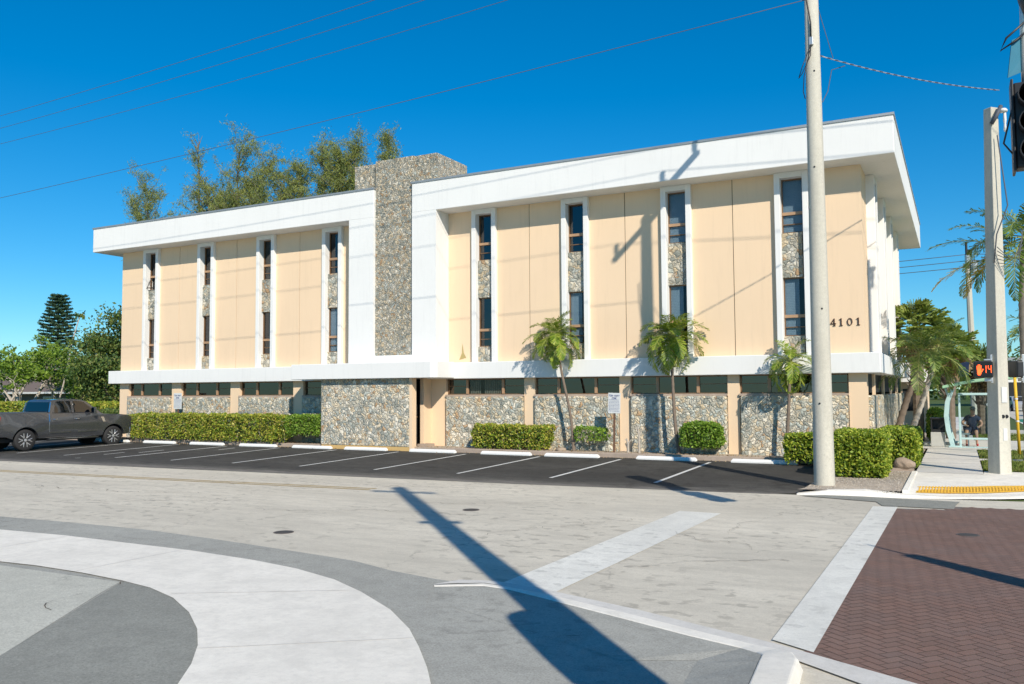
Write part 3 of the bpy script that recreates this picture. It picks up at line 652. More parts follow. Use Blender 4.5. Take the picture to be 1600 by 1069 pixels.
m = MB(); m.box(-17.12, -16.75, 25.25, 25.8, .255, .36); part('step', m, CURBC)
# ---- numerals
NUM = plain('bronze_numeral', (.10, .05, .035), .5, .4)
def numeral(ch, cx, z, h):
    m = MB(); y0, y1 = YW - .03, YW - .004
    def bar(p, q, wd):
        p = Vector((p[0], 0, p[1])); q = Vector((q[0], 0, q[1])); d = (q - p).normalized(); n_ = Vector((-d.z, 0, d.x)) * wd / 2
        pts = [p + n_, p - n_, q - n_, q + n_]
        m.add([(cx + u.x * h, y0, z + u.z * h) for u in pts] + [(cx + u.x * h, y1, z + u.z * h) for u in pts], [(0, 1, 2, 3), (4, 7, 6, 5), (0, 4, 5, 1), (1, 5, 6, 2), (2, 6, 7, 3), (3, 7, 4, 0)])
    if ch == '1': bar((0, 0), (0, 1), .15); bar((-.2, .03), (.2, .03), .09); bar((-.22, .82), (0, .96), .10)
    if ch == '4': bar((.12, 0), (.12, 1), .13); bar((-.36, .3), (.34, .3), .12); bar((-.34, .3), (.12, .98), .11); bar((-.04, .03), (.28, .03), .08)
    if ch == '0':
        n_ = 20; P_ = []
        for s_, (ra, rb) in enumerate(((.34, .5), (.22, .42))):
            for yy in (y0, y1):
                for k in range(n_): t = 2 * math.pi * k / n_; P_.append((cx + ra * h * math.cos(t), yy, z + h * (.5 + rb * math.sin(t))))
        F2 = []
        for k in range(n_):
            k2 = (k + 1) % n_
            F2 += [(k, k2, 2 * n_ + k2, 2 * n_ + k), (n_ + k, 3 * n_ + k, 3 * n_ + k2, n_ + k2), (k, n_ + k, n_ + k2, k2), (2 * n_ + k, 2 * n_ + k2, 3 * n_ + k2, 3 * n_ + k)]
        m.add(P_, F2)
    part('numeral', m, NUM)
for ch, cx in (('4', -3.17), ('1', -2.955), ('0', -2.72), ('1', -2.49)): numeral(ch, cx, 4.05, .215)
# small broken patch of render on the wall panel by the fin
m = MB(); m.add([(-15.92, YW - .006, 3.35), (-15.62, YW - .006, 3.42), (-15.72, YW - .006, 3.6), (-15.78, YW - .006, 3.95), (-15.80, YW - .006, 3.6)], [(0, 1, 2, 3, 4)]); part('wall_scar', m, plain('scar_brown', (.42, .33, .14), .9))
# rooftop details
m = MB(); m.tube([(-10.3, 30, 9.8), (-10.3, 30, 10.2)], .06, 8); m.tube([(-24, 31, 9.8), (-24, 31, 10.1)], .06, 8); part('roof_vent', m, STEEL)
#@@PART plants
# ---------------------------------------------------------------- palms
def leaflet_strip(V, F, p, d, side, ln, wd, rg, droop):
    # one leaflet: 3-station tapered blade
    d = d / np.linalg.norm(d); q = p + d * ln * .5; q[2] -= droop * ln * .10
    e = p + d * ln; e[2] -= droop * ln * .42
    n = np.cross(d, side); n /= np.linalg.norm(n) + 1e-9
    w2 = np.cross(n, d) * wd
    o = len(V); V += [p - w2 * .4, p + w2 * .4, q + w2, q - w2, e]
    F += [(o, o + 1, o + 2, o + 3), (o + 3, o + 2, o + 4, o + 4)]
def frond_mesh(root, az, el, length, rg, mat, droop=1.0, nl=26, ll=.45, lw=.012, name='frond', stem=LEAFP, vee=.4, hang=1.0):
    base = np.zeros(3); h = np.array([math.cos(az), math.sin(az), 0.]); s = np.array([-math.sin(az), math.cos(az), 0.])
    n = 14; pts = []; p = base.copy(); a = el
    for i in range(n + 1):
        pts.append(p.copy()); t = i / n
        a2 = a - droop * (t ** 1.3) * 1.9
        d = h * math.cos(a2) + np.array([0, 0, 1.]) * math.sin(a2); p = p + d * length / n
    V = []; F = []
    for i in range(nl):
        t = .16 + .84 * i / (nl - 1); f = t * n; k = min(int(f), n - 1); u = f - k
        q = pts[k] * (1 - u) + pts[k + 1] * u; tan = pts[k + 1] - pts[k]; tan /= np.linalg.norm(tan)
        prof = math.sin(math.pi * min(1, .18 + .80 * t)) ** .6
        up = np.cross(tan, s); up *= np.sign(up[2]) if abs(up[2]) > .05 else 1
        for sg in (-1, 1):
            j = rg.normal(size=3) * .16
            d = s * sg * 1.0 + tan * (.55 + .5 * t) + up * (vee * .5) + j
            leaflet_strip(V, F, q.copy(), d, tan, ll * prof * (.85 + .3 * rg.random()), lw, rg, hang * (.3 + 1.5 * rg.random()))
    o = npmesh(name, np.array(V), np.array([f if f[2] != f[3] else f for f in F]), mat, root)
    o.data.validate()
    m = MB(); m.tube([tuple(q) for q in pts], [.016 * (1 - .85 * i / n) * (length / 1.2) ** .5 for i in range(n + 1)], 5)
    r_ = m.build('rachis', LEAFPS, o)
    return o
LEAFPS = plain('palm_rib', (.30, .32, .09), .5)
def palm(pts, r0, r1, crown, label, seed, group, nf=14, length=1.2, mat=None, barkm=BARKL, yellow=(), shaft=True, ll=.42, low=-.35, drp=1.0, nl=26, lw=.012):
    rg = np.random.default_rng(seed); base = pts[0]
    e = empty('palm_tree', base, label, 'palm tree', group)
    # smooth trunk path
    P = [Vector(p) - Vector(base) for p in pts]; fine = []; K = 18
    for i in range(K + 1):
        t = i / K * (len(P) - 1); k = min(int(t), len(P) - 2); u = t - k
        p0 = P[max(k - 1, 0)]; p1 = P[k]; p2 = P[k + 1]; p3 = P[min(k + 2, len(P) - 1)]
        fine.append(.5 * ((2 * p1) + (-p0 + p2) * u + (2 * p0 - 5 * p1 + 4 * p2 - p3) * u * u + (-p0 + 3 * p1 - 3 * p2 + p3) * u ** 3))
    path = []; rad = []
    for i in range(len(fine) - 1):
        for s in range(3):
            t = (i + s / 3) / (len(fine) - 1); path.append(fine[i].lerp(fine[i + 1], s / 3)); rad.append((r0 + (r1 - r0) * t ** .8) * (1.10 if s == 0 else .97) * (1.35 - .35 * min(1, t * 9)))
    path.append(fine[-1]); rad.append(r1)
    m = MB(); m.tube(path, rad, 10); m.build('trunk', barkm, e, smooth=True)
    top = fine[-1]; d = (fine[-1] - fine[-3]).normalized()
    if shaft:
        m = MB(); m.tube([top, top + d * .12 * length, top + d * .3 * length], [r1 * 1.25, r1 * 1.5, r1 * .7], 10); m.build('crownshaft', plain('crownshaft_green', (.22, .27, .08), .5), e, smooth=True); top = top + d * .24 * length
    for i in range(nf):
        az = i * 2.399963 + rg.normal() * .15; t = i / (nf - 1)
        el = 1.35 - t * (1.35 - low) + rg.normal() * .08
        mt = LEAFPY if i in yellow else (mat or LEAFP)
        f = frond_mesh(e, az, el, length * (.8 + .35 * rg.random()) * (.8 + .25 * t), rg, mt, droop=drp * (.55 + .45 * rg.random()), ll=ll, nl=nl, lw=lw)
        f.location = top
    return e
G1 = 'small palms along the stone wall'
palm([(-11.17, 25.5, .25), (-11.27, 25.5, 1.4), (-11.57, 25.5, 2.8), (-11.74, 25.5, 3.75)], .052, .036, 0, 'slender palm with a trunk leaning left, standing beside the round hedge at the tow-away sign', 11, G1, nf=24, length=1.25, ll=.50, nl=56, lw=.0125, low=-.8, drp=1.15, barkm=BARKD)
palm([(-7.66, 25.5, .25), (-7.77, 25.5, 1.3), (-7.82, 25.5, 2.6), (-7.85, 25.5, 3.6)], .055, .04, 0, 'straight slender palm in the middle of the right wing, left of the lone round shrub', 23, G1, nf=26, length=1.35, ll=.56, nl=56, lw=.0125, low=-.8, drp=1.15, barkm=BARKD)
palm([(-4.44, 25.5, .25), (-4.42, 25.5, 1.1), (-4.36, 25.5, 1.9), (-4.32, 25.5, 2.78)], .06, .04, 0, 'shortest palm, with its crown in front of the rightmost ground floor windows', 31, G1, nf=15, length=1.15, ll=.46, nl=50, lw=.012, low=-.8, drp=1.15, barkm=BARKD)
palm([(-1.98, 31.5, .1), (-1.75, 31.3, 1.2), (-1.35, 31.1, 2.4), (-1.2, 31.0, 2.9)], .13, .085, 0, 'leaning palm with a dark slanting trunk at the right end of the building', 44, 'leaning palms beside the sidewalk', nf=18, length=1.9, ll=.62, mat=LEAFPD, barkm=BARKD, low=-.35, nl=46, lw=.016)
palm([(-1.75, 33.2, .1), (-1.35, 33.2, 1.2), (-.95, 33.2, 2.4), (-.75, 33.2, 3.1)], .12, .08, 0, 'leaning palm with a pale slanting trunk behind the dark trunked one', 47, 'leaning palms beside the sidewalk', nf=18, length=1.9, ll=.62, mat=LEAFPD, barkm=BARKL, low=-.3, nl=46, lw=.016)
palm([(1.75, 28.3, .1), (1.72, 28.3, 2.5), (1.72, 28.3, 4.6), (1.8, 28.3, 6.0)], .15, .11, 0, 'tall palm at the right edge with one yellowing frond drooping', 52, 'street palms along the verge', nf=16, length=2.3, ll=.75, mat=LEAFPD, barkm=BARK, low=-.3, yellow=(), nl=50, lw=.019)
# its big side fronds
pr_ = [o for o in bpy.data.objects if o.name.startswith('palm_tree')][-1]
rg = np.random.default_rng(5)
for az, el, ln, mt, dr_ in ((math.pi + .1, .62, 2.7, LEAFPD, .62), (math.pi + .12, .12, 2.7, LEAFPY, .6), (math.pi - .5, .1, 2.2, LEAFPY, .8), (math.pi + .5, .9, 2.5, LEAFPD, .7), (math.pi + .35, .15, 2.3, LEAFPD, .9)):
    f = frond_mesh(pr_, az, el, ln, rg, mt, droop=dr_, ll=.72, nl=60, lw=.019); f.location = (.05, 0, 5.85)
palm([(3.0, 42, .1), (3.0, 42, 2.2), (3.1, 42, 4.0)], .15, .12, 0, 'more distant palm beyond the bus shelter, left of the yellow post', 61, 'street palms along the verge', nf=16, length=2.3, ll=.7, mat=LEAFPD, barkm=BARK, low=-.4, nl=24, lw=.03)
# fan palm with a skirt of dead leaves
def fan_palm(x, y, h, label, seed, R0=1.6):
    rg = np.random.default_rng(seed); e = empty('fan_palm', (x, y, .1), label, 'palm tree', 'fan palms behind the leaning palms')
    m = MB(); pts = []; rad = []
    for i in range(31): pts.append((.0, 0, h * i / 30)); rad.append(.19 + .012 * (i % 2) + .05 * (i > 14))
    m.tube(pts, rad, 9); m.build('trunk', BARKD, e)
    m = MB()
    for i in range(60):
        z = h * (.45 + .5 * rg.random()); a = rg.random() * 6.28; m.tube([(.2 * math.cos(a), .2 * math.sin(a), z), (.42 * math.cos(a), .42 * math.sin(a), z + .28)], [.04, .015], 4)
    m.build('boots', BARK, e)
    def fans(n, lo, hi, rr, mat, name, size):
        V = []; F = []
        for i in range(n):
            az = rg.random() * 6.28; el = lo + (hi - lo) * rg.random(); L_ = rr * (.7 + .4 * rg.random())
            d = np.array([math.cos(az) * math.cos(el), math.sin(az) * math.cos(el), math.sin(el)]); s = np.array([-math.sin(az), math.cos(az), 0.]); u = np.cross(s, d)
            p = np.array([0, 0, h]) + d * L_ * .45; nb = 15
            for k in range(nb):
                t = (k / (nb - 1) - .5) * 3.4; dd = d * math.cos(t) + s * math.sin(t) * 1.0 + u * (.12 * rg.normal()); 
                leaflet_strip(V, F, p.copy(), dd, u, size * (.75 + .25 * math.cos(t)) * (.9 + .2 * rg.random()), .035, rg, 1.0)
            w3 = s * .015; o = len(V); V += [np.array([0, 0, h]) - w3, np.array([0, 0, h]) + w3, p + w3, p - w3]; F.append((o, o + 1, o + 2, o + 3))
        npmesh(name, np.array(V), np.array(F), mat, e).data.validate()
    fans(95, -.35, 1.5, R0, LEAFPF, 'crown', .95); fans(60, -1.4, -.4, R0 * .85, DRY, 'dead_skirt', .85)
fan_palm(-1.45, 37.5, 4.5, 'tall fan palm rising right behind the end of the building', 3, 2.0)
fan_palm(-.35, 40.0, 3.7, 'broad fan palm with brown dead leaves behind the bus shelter', 8, 1.9)
fan_palm(.9, 44.0, 3.0, 'low fan palm half hidden behind the shelter roof', 9, 1.8)
# ---------------------------------------------------------------- hedges and shrubs
def hedge(x0, x1, y0, y1, z0, z1, n, label, seed, mat=LEAFH, name='hedge', cat='hedge', size=.036, rough=.13, group=None, round_=.0, inner=.25):
    rg = np.random.default_rng(seed); e = empty(name, ((x0 + x1) / 2, (y0 + y1) / 2, z0), label, cat, group)
    W, D, H = x1 - x0, y1 - y0, z1 - z0
    A = np.array([W * D, W * H, W * H, D * H, D * H]); f = rg.choice(5, n, p=A / A.sum()); u, v = rg.random(n), rg.random(n)
    P = np.zeros((n, 3)); dep = np.abs(rg.normal(size=n)) * .07
    P[:, 0] = np.where(f < 3, u * W, np.where(f == 3, dep, W - dep)); P[:, 1] = np.where(f == 0, v * D, np.where(f == 1, dep, np.where(f == 2, D - dep, u * D)))
    P[:, 2] = np.where(f == 0, H - dep, v * H)
    # lumpy outline
    lump = np.sin(P[:, 0] * 5.1 + seed) * np.cos(P[:, 2] * 4.3 + seed * 2) * .5 + np.sin(P[:, 0] * 11 + P[:, 1] * 9 + seed) * .35 + np.sin(P[:, 2] * 15 + P[:, 0] * 3) * .25
    c = np.array([W / 2, D / 2, H * .5]); q = (P - c) / c
    rr = np.maximum(1, (np.abs(q) ** 6).sum(1) ** (1 / 6)) if round_ == 0 else np.maximum(1, (np.abs(q) ** 3).sum(1) ** (1 / 3))
    P = c + (P - c) / rr[:, None] * (1 + rough * lump / np.maximum(.35, np.minimum(np.minimum(W, D), H)) * .6)[:, None]
    P += rg.normal(size=P.shape) * .018
    keep = ~((P[:, 2] < H * .14) & (rg.random(n) < .6)); P = P[keep]
    P -= np.array([W / 2, D / 2, 0])
    V, F = leaves(P, size, rg, .62); npmesh('foliage', V, F, mat, e)
    m = MB(); k = max(3, int(W / .28))
    for i in range(k):
        x = -W / 2 + .12 + (W - .24) * (i + .5 * rg.random()) / k; y = rg.normal() * D * .12
        for b in range(4):
            a = rg.random() * 6.28; l = min(W, D) * .3; m.tube([(x, y, 0), (x + .4 * l * math.cos(a), y + .4 * l * math.sin(a), H * .4), (x + l * math.cos(a), y + l * math.sin(a), H * .85)], [.014, .010, .004], 4, False)
    m.build('stems', BARKL, e)
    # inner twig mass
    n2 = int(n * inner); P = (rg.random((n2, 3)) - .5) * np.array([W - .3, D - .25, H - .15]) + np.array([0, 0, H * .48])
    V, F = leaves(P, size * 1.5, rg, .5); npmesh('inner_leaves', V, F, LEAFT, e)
    return e
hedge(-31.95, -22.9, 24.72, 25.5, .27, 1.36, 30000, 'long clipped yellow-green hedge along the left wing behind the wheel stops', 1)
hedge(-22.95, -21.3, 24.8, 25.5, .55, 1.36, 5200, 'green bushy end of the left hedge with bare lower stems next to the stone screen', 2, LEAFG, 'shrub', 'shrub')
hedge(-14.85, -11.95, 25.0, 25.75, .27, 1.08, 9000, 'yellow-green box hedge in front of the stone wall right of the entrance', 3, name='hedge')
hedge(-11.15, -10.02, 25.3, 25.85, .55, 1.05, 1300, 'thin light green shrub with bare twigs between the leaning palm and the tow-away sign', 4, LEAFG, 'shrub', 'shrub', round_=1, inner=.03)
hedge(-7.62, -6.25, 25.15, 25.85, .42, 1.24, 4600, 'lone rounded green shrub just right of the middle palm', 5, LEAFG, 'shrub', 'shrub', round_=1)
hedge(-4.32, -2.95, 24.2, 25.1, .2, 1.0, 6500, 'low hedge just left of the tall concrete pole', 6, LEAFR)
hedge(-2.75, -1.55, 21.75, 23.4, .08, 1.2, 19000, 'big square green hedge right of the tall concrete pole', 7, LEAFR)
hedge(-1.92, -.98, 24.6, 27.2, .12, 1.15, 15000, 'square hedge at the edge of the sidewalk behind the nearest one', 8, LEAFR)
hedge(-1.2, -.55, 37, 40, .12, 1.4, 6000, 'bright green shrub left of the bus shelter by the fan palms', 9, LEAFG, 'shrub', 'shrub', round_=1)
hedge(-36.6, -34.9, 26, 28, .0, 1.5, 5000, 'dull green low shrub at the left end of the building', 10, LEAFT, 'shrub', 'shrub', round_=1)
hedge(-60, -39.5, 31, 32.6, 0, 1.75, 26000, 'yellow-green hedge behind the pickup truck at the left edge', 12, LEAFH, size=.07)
# leafless small stumps by the wall
for i, (x, lab) in enumerate(((-8.95, 'bare forked stump against the stone wall left of the middle palm'), (-9.32, 'short bare stump near the pilaster right of the tow-away sign'))):
    e = empty('stump', (x, 25.55, .25), lab, 'stump', 'bare stumps by the wall'); m = MB(); h = (.85, .45)[i]
    m.tube([(0, 0, 0), (0, 0, h * .6), (-.04, 0, h)], [.045, .035, .02], 6); m.tube([(0, 0, h * .6), (.1, 0, h * .9)], [.025, .015], 5); m.tube([(0, 0, h * .7), (-.1, 0, h * .95)], [.02, .012], 5); m.build('trunk', BARKL, e)
# rocks
def rock(x, y, z, r, label, seed):
    rg = random.Random(seed); bm = bmesh.new(); bmesh.ops.create_icosphere(bm, subdivisions=3, radius=r)
    for v in bm.verts:
        k = 1 + .22 * math.sin(v.co.x * 9 / r * .3 + seed) * math.cos(v.co.y * 7 / r * .3) + .08 * rg.random(); v.co = Vector((v.co.x * 1.3 * k, v.co.y * k, v.co.z * .8 * k))
    me = bpy.data.meshes.new('rock'); bm.to_mesh(me); bm.free(); me.materials.append(ROCKM); o = bpy.data.objects.new('rock', me); COL.objects.link(o); o.location = (x, y, z); tag(o, label, 'rock')
ROCKM = plain('rock_tan', (.34, .26, .19), .9, bmp=.6, var=.4)
rock(-1.28, 24.35, .25, .2, 'rough tan rock between the two square hedges by the sidewalk', 3)
rock(-11.5, 25.2, .3, .12, 'small tan rock at the foot of the left-leaning palm', 5)
# ---------------------------------------------------------------- broadleaf trees
def grow(m, p, d, L_, r, depth, rg, ends, spread=.6, up=.15, kids=(2, 3), bend=.25, shrink=.72):
    p = np.array(p, float); d = np.array(d, float) / np.linalg.norm(d); pts = [p]; rad = [r]
    for i in range(4):
        d = d + rg.normal(size=3) * bend * .35; d[2] += up * .3; d /= np.linalg.norm(d); pts.append(pts[-1] + d * L_ / 4); rad.append(r * (1 - .4 * (i + 1) / 4))
    m.tube([tuple(q) for q in pts], rad, 6 if r > .04 else 4, False)
    if depth == 0: ends.append(pts[-1]); ends.append(pts[-2]); return
    if depth <= 2: ends.append(pts[-1])
    for k in range(rg.integers(kids[0], kids[1] + 1)):
        a = rg.normal(size=3); a -= a.dot(d) * d; a /= np.linalg.norm(a); nd = d + a * spread * (.7 + .6 * rg.random())
        grow(m, pts[-1] if k else pts[-1], nd, L_ * shrink * (.8 + .4 * rg.random()), rad[-1] * .8, depth - 1, rg, ends, spread, up, kids, bend, shrink)
def tree(name, x, y, h, label, seed, mat, bark, depth=4, r=.25, per=120, cl=.7, size=.12, spread=.6, up=.2, trunks=1, first=.32, group=None, kids=(2, 3), aspect=.5, droop=0., lean=(0, 0), shrink=.74, z=0., cat='tree', flat=1.0):
    rg = np.random.default_rng(seed); e = empty(name, (x, y, z), label, cat, group); m = MB(); ends = []
    for t in range(trunks):
        a = t * 6.28 / max(1, trunks) + rg.random(); d = (lean[0] + (.5 * math.cos(a) if trunks > 1 else 0), lean[1] + (.5 * math.sin(a) if trunks > 1 else 0), 1)
        grow(m, (0, 0, -.1), d, h * first, r, depth, rg, ends, spread, up, kids, .25, shrink)
    m.build('trunk', bark, e, smooth=True, fix=False)
    E_ = np.array(ends); n = per * len(E_)
    P = np.repeat(E_, per, 0) + rg.normal(size=(n, 3)) * cl * np.array([1, 1, .55 * flat]) * (.3 + .75 * rg.random((n, 1)))
    P = P[P[:, 2] > h * .12]
    V, F = leaves(P, size, rg, aspect, droop=droop); npmesh('crown', V, F, mat, e)
    return e
TG = 'trees beyond the left end of the building'
tree('pale_branched_tree', -54.0, 35.5, 6.3, 'spreading tree with pale bare branches and bright leaves behind the pickup truck', 5, LEAFL, BARKL, depth=4, r=.2, per=15, cl=.34, size=.10, spread=.8, up=.02, trunks=3, first=.30, kids=(2, 3), aspect=.7, flat=.6)
tree('pale_branched_tree', -60.5, 37.5, 5.6, 'spreading tree with pale twisting branches cut by the left edge of the photo', 8, LEAFL, BARKL, depth=4, r=.2, per=15, cl=.34, size=.10, spread=.8, up=.02, trunks=3, first=.32, kids=(2, 3), aspect=.7, flat=.6)
for i, (x, y, h, lab) in enumerate(((-47.5, 39, 8.6, 'dense dark green tree touching the left end of the building'), (-53, 43, 6.3, 'round dark green tree left of the one at the building'),
        (-60, 47, 5.8, 'dark green tree in the middle of the left tree group'), (-69, 50, 5.4, 'dark green tree behind the pale branches'), (-50.5, 47, 9.2, 'tallest dense green tree close to the building edge'), (-82, 58, 5.6, 'dark tree at the far left behind the house'), (-44.5, 36, 5.0, 'low dense green tree beside the left end wall'))):
    tree('leafy_tree', x, y, h, lab, 20 + i, LEAFT, BARKD, depth=3, r=.22, per=430, cl=.85, size=.105, spread=.75, up=.18, trunks=2, first=.34, group=TG)
# thin papaya-like plant
tree('tall_thin_tree', -62.5, 42, 9.0, 'thin bare stem with a small leafy tuft rising above the pale branched tree', 77, LEAFT, BARKL, depth=0, r=.07, per=40, cl=.35, size=.2, first=.98, up=.1)
# norfolk pine
def norfolk(x, y, h, label):
    rg = np.random.default_rng(2); e = empty('norfolk_pine', (x, y, 0), label, 'pine tree'); m = MB(); m.tube([(0, 0, 0), (0, 0, h)], [.3, .04], 8); m.build('trunk', BARKD, e)
    V = []; k = 0; m = MB(); PP = []
    for z in np.arange(3.5, h - .3, .42):
        rr = 2.15 * min(1, (h + 2.2 - z) / 6.0)
        for j in range(7):
            a = j * 6.283 / 7 + z * 1.3; l = rr * (.85 + .3 * rg.random()); m.tube([(0, 0, z), (l * math.cos(a) * .6, l * math.sin(a) * .6, z + .02), (l * math.cos(a), l * math.sin(a), z + .22)], [.04, .02, .01], 4, False)
            t = rg.random(110) ** .7; zz = z + .2 * t ** 2; q = np.stack([l * t * math.cos(a), l * t * math.sin(a), zz], 1); sd_ = np.array([-math.sin(a), math.cos(a), 0]); q += sd_ * (rg.normal(size=(110, 1)) * .20) + rg.normal(size=(110, 3)) * .05; q[:, 2] += .08; PP.append(q)
    m.build('branches', BARKD, e, fix=False); P = np.concatenate(PP); V, F = leaves(P, .15, rg, .4); npmesh('needles', V, F, LEAFN, e)
norfolk(-103.8, 70, 15.2, 'tall conical pine rising above the trees at the far left')
# casuarinas behind the building
CG = 'wispy trees behind the roof'
def feather(x, y, label, seed, stems, mat=LEAFC, dens=1.0):
    rg = np.random.default_rng(seed); e = empty('wispy_tree', (x, y, 0), label, 'tree', CG); m = MB(); PP = []
    for (dx, lx, h, wd, bare) in stems:
        n = 26; pts = []; c1, c2 = rg.normal(size=2) * .3
        for i in range(n + 1):
            t = i / n; pts.append(np.array([dx * .3 + dx * .7 * min(1, t * 1.5) + lx * t ** 1.6 + .35 * math.sin(t * 7 + c1 * 9) * t, .3 * math.sin(t * 5 + c2 * 9), h * t]))
        m.tube([tuple(p) for p in pts], [max(.025, .26 * (1 - t_ / n * .97)) for t_ in range(n + 1)], 6, False)
        nb = int(h * 3.3)
        for b in range(nb):
            t = .42 + .58 * (b + rg.random()) / nb; k = min(int(t * n), n - 1); p = pts[k] + (pts[k + 1] - pts[k]) * (t * n - k)
            a = rg.random() * 6.283; L_ = wd * (.45 + .75 * math.sin(math.pi * min(1, (1.04 - t) / .60)) ** .7) * (.35 + 1.25 * rg.random() ** 1.5)
            d = np.array([math.cos(a), math.sin(a) * .8, .75 + .4 * rg.random()]); d /= np.linalg.norm(d); q = [p]
            for s_ in range(4): d = d + rg.normal(size=3) * .16; d[2] += .02; d /= np.linalg.norm(d); q.append(q[-1] + d * L_ / 4)
            m.tube([tuple(v) for v in q], [.045, .035, .025, .016, .008], 4, False)
            for s_ in range(1, 5):
                if rg.random() < bare: continue
                w_ = q[s_] + rg.normal(size=3) * .12
                for tw in range(rg.integers(1, 4)):
                    dd = rg.normal(size=3); dd[2] = abs(dd[2]) * .6; dd /= np.linalg.norm(dd); l2 = .3 + .7 * rg.random(); z2 = w_ + dd * l2
                    m.tube([tuple(w_), tuple(z2)], [.010, .004], 3, False)
                    nn = int(30 * dens); u_ = rg.random((nn, 1)); PP.append(w_ + (z2 - w_) * u_ * 1.15 + rg.normal(size=(nn, 3)) * np.array([.13, .13, .15]))
    m.build('trunk', BARK, e, smooth=True, fix=False); P = np.concatenate(PP); V, F = leaves(P, .115, rg, .16, droop=.9); npmesh('crown', V, F, mat, e)
    return e
feather(-59.5, 50, 'sparse grey-green tree leaning left above the left wing roof', 101, [(0, -2.6, 20.6, 2.0, .25), (-.8, -3.8, 19.3, 1.5, .3)])
feather(-53.0, 50, 'tallest sparse tree with bare twigs above the left wing roof', 104, [(-1.2, -2.4, 23.4, 1.3, .72), (.6, 1.2, 21.8, 2.4, .2), (1.6, 3.2, 20.6, 2.0, .25), (-1, -.8, 19.2, 2.2, .1)])
feather(-46.8, 50, 'yellow-green bushy tree low behind the left wing roof', 107, [(0, 0, 18.9, 2.2, .05), (1, 1, 19.4, 2.0, .05), (-2, -1, 18.8, 2.0, .05)], dens=1.3)
feather(-42.8, 50, 'pointed green tree left of the stone tower, nearer the roof middle', 109, [(0, -.2, 20.9, 1.2, .1), (1.0, 1.0, 19.2, 1.7, .1)], dens=1.2)
feather(-39.3, 50, 'narrow green tree right next to the stone tower', 113, [(0, .2, 20.9, .9, .15), (-1, -.6, 20.0, 1.2, .2)], dens=1.1)
feather(-36.4, 50, 'thin feathery tree top showing just above the stone tower', 118, [(0, .3, 21.0, .9, .15)], dens=1.1)
feather(-56.0, 52, 'low yellow-green tree top just clearing the left wing roof', 121, [(0, 0, 18.2, 2.4, .05), (1.5, 1, 18.6, 2.2, .05)], dens=1.3)
# far tree line both sides
rg = np.random.default_rng(9)
def treeline(x0, x1, y, h, n, label, seed):
    rg = np.random.default_rng(seed); c = np.stack([rg.uniform(x0, x1, 160), y + rg.normal(size=160) * 6, rg.uniform(.2, .8, 160) * h], 1); P = c[rg.integers(0, 160, n)] + rg.normal(size=(n, 3)) * np.array([2.2, 2, 1.3]) * h / 8; P[:, 2] = np.abs(P[:, 2]); V, F = leaves(P, .42, rg, .7)
    tag(npmesh('far_trees', V, F, LEAFT), label, 'trees', kind='stuff')
treeline(-190, -60, 92, 8, 26000, 'continuous far row of dark trees at the left horizon', 1)
treeline(-30, 90, 190, 9, 16000, 'continuous far row of dark trees at the right horizon', 2)
#@@PART objects
# ---------------------------------------------------------------- wheel stops
stops = [(-29.76, 'first full white wheel stop right of the pickup truck'), (-26.98, 'second white wheel stop right of the pickup truck'), (-24.21, 'third white wheel stop right of the pickup truck'),
         (-21.5, 'white wheel stop straddling the left edge of the stone screen'), (-19.0, 'white wheel stop in front of the middle of the stone screen wall'), (-16.13, 'white wheel stop in front of the entrance opening'),
         (-13.26, 'chipped white wheel stop in front of the box hedge right of the entrance'), (-10.9, 'white wheel stop in front of the left-leaning palm and tow-away sign'), (-7.82, 'white wheel stop in front of the middle palm'), (-4.95, 'rightmost white wheel stop, next to the tall concrete pole'),
         (-32.6, 'white wheel stop seen beneath the pickup truck')]
def make_stop():
    e = empty('wheel_stop', (0, 0, 0), stops[0][1], 'wheel stop', 'concrete wheel stops along the building kerb')
    m = MB(); hw = .93; prof = [(-.085, 0), (-.085, .05), (-.055, .11), (.055, .11), (.085, .05), (.085, 0)]
    n = len(prof); xs = [(-hw, .96), (-hw + .06, 1), (hw - .06, 1), (hw, .96)]
    vs = []; 
    for x, k in xs: vs += [(x + (.05 * (1 if x < 0 else -1)) * (z > .09 and abs(x) == hw), y * k, z * k) for y, z in prof]
    fs = [tuple(range(n)), tuple(range(3 * n, 4 * n))[::-1]]
    for i in range(3):
        for j in range(n): fs.append((i * n + j, i * n + (j + 1) % n, (i + 1) * n + (j + 1) % n, (i + 1) * n + j))
    m.add(vs, fs); m.build('block', WSTOP, e, bevel=.012)
    for x in (-.62, .62):
        m = MB(); m.lathe([(.016, .108), (.016, .116), (.0, .117)], (x, 0, 0), n=8); m.build('pin', BARKD, e)
    return e
s0 = make_stop()
for i, (x, lab) in enumerate(stops):
    o = s0 if i == 0 else clone(s0)
    o.location = (x, 24.72, lotz(24.72)); o.rotation_euler.z = R(rnd.uniform(-.8, .8)); o.rotation_euler.x = R(1); o['label'] = lab
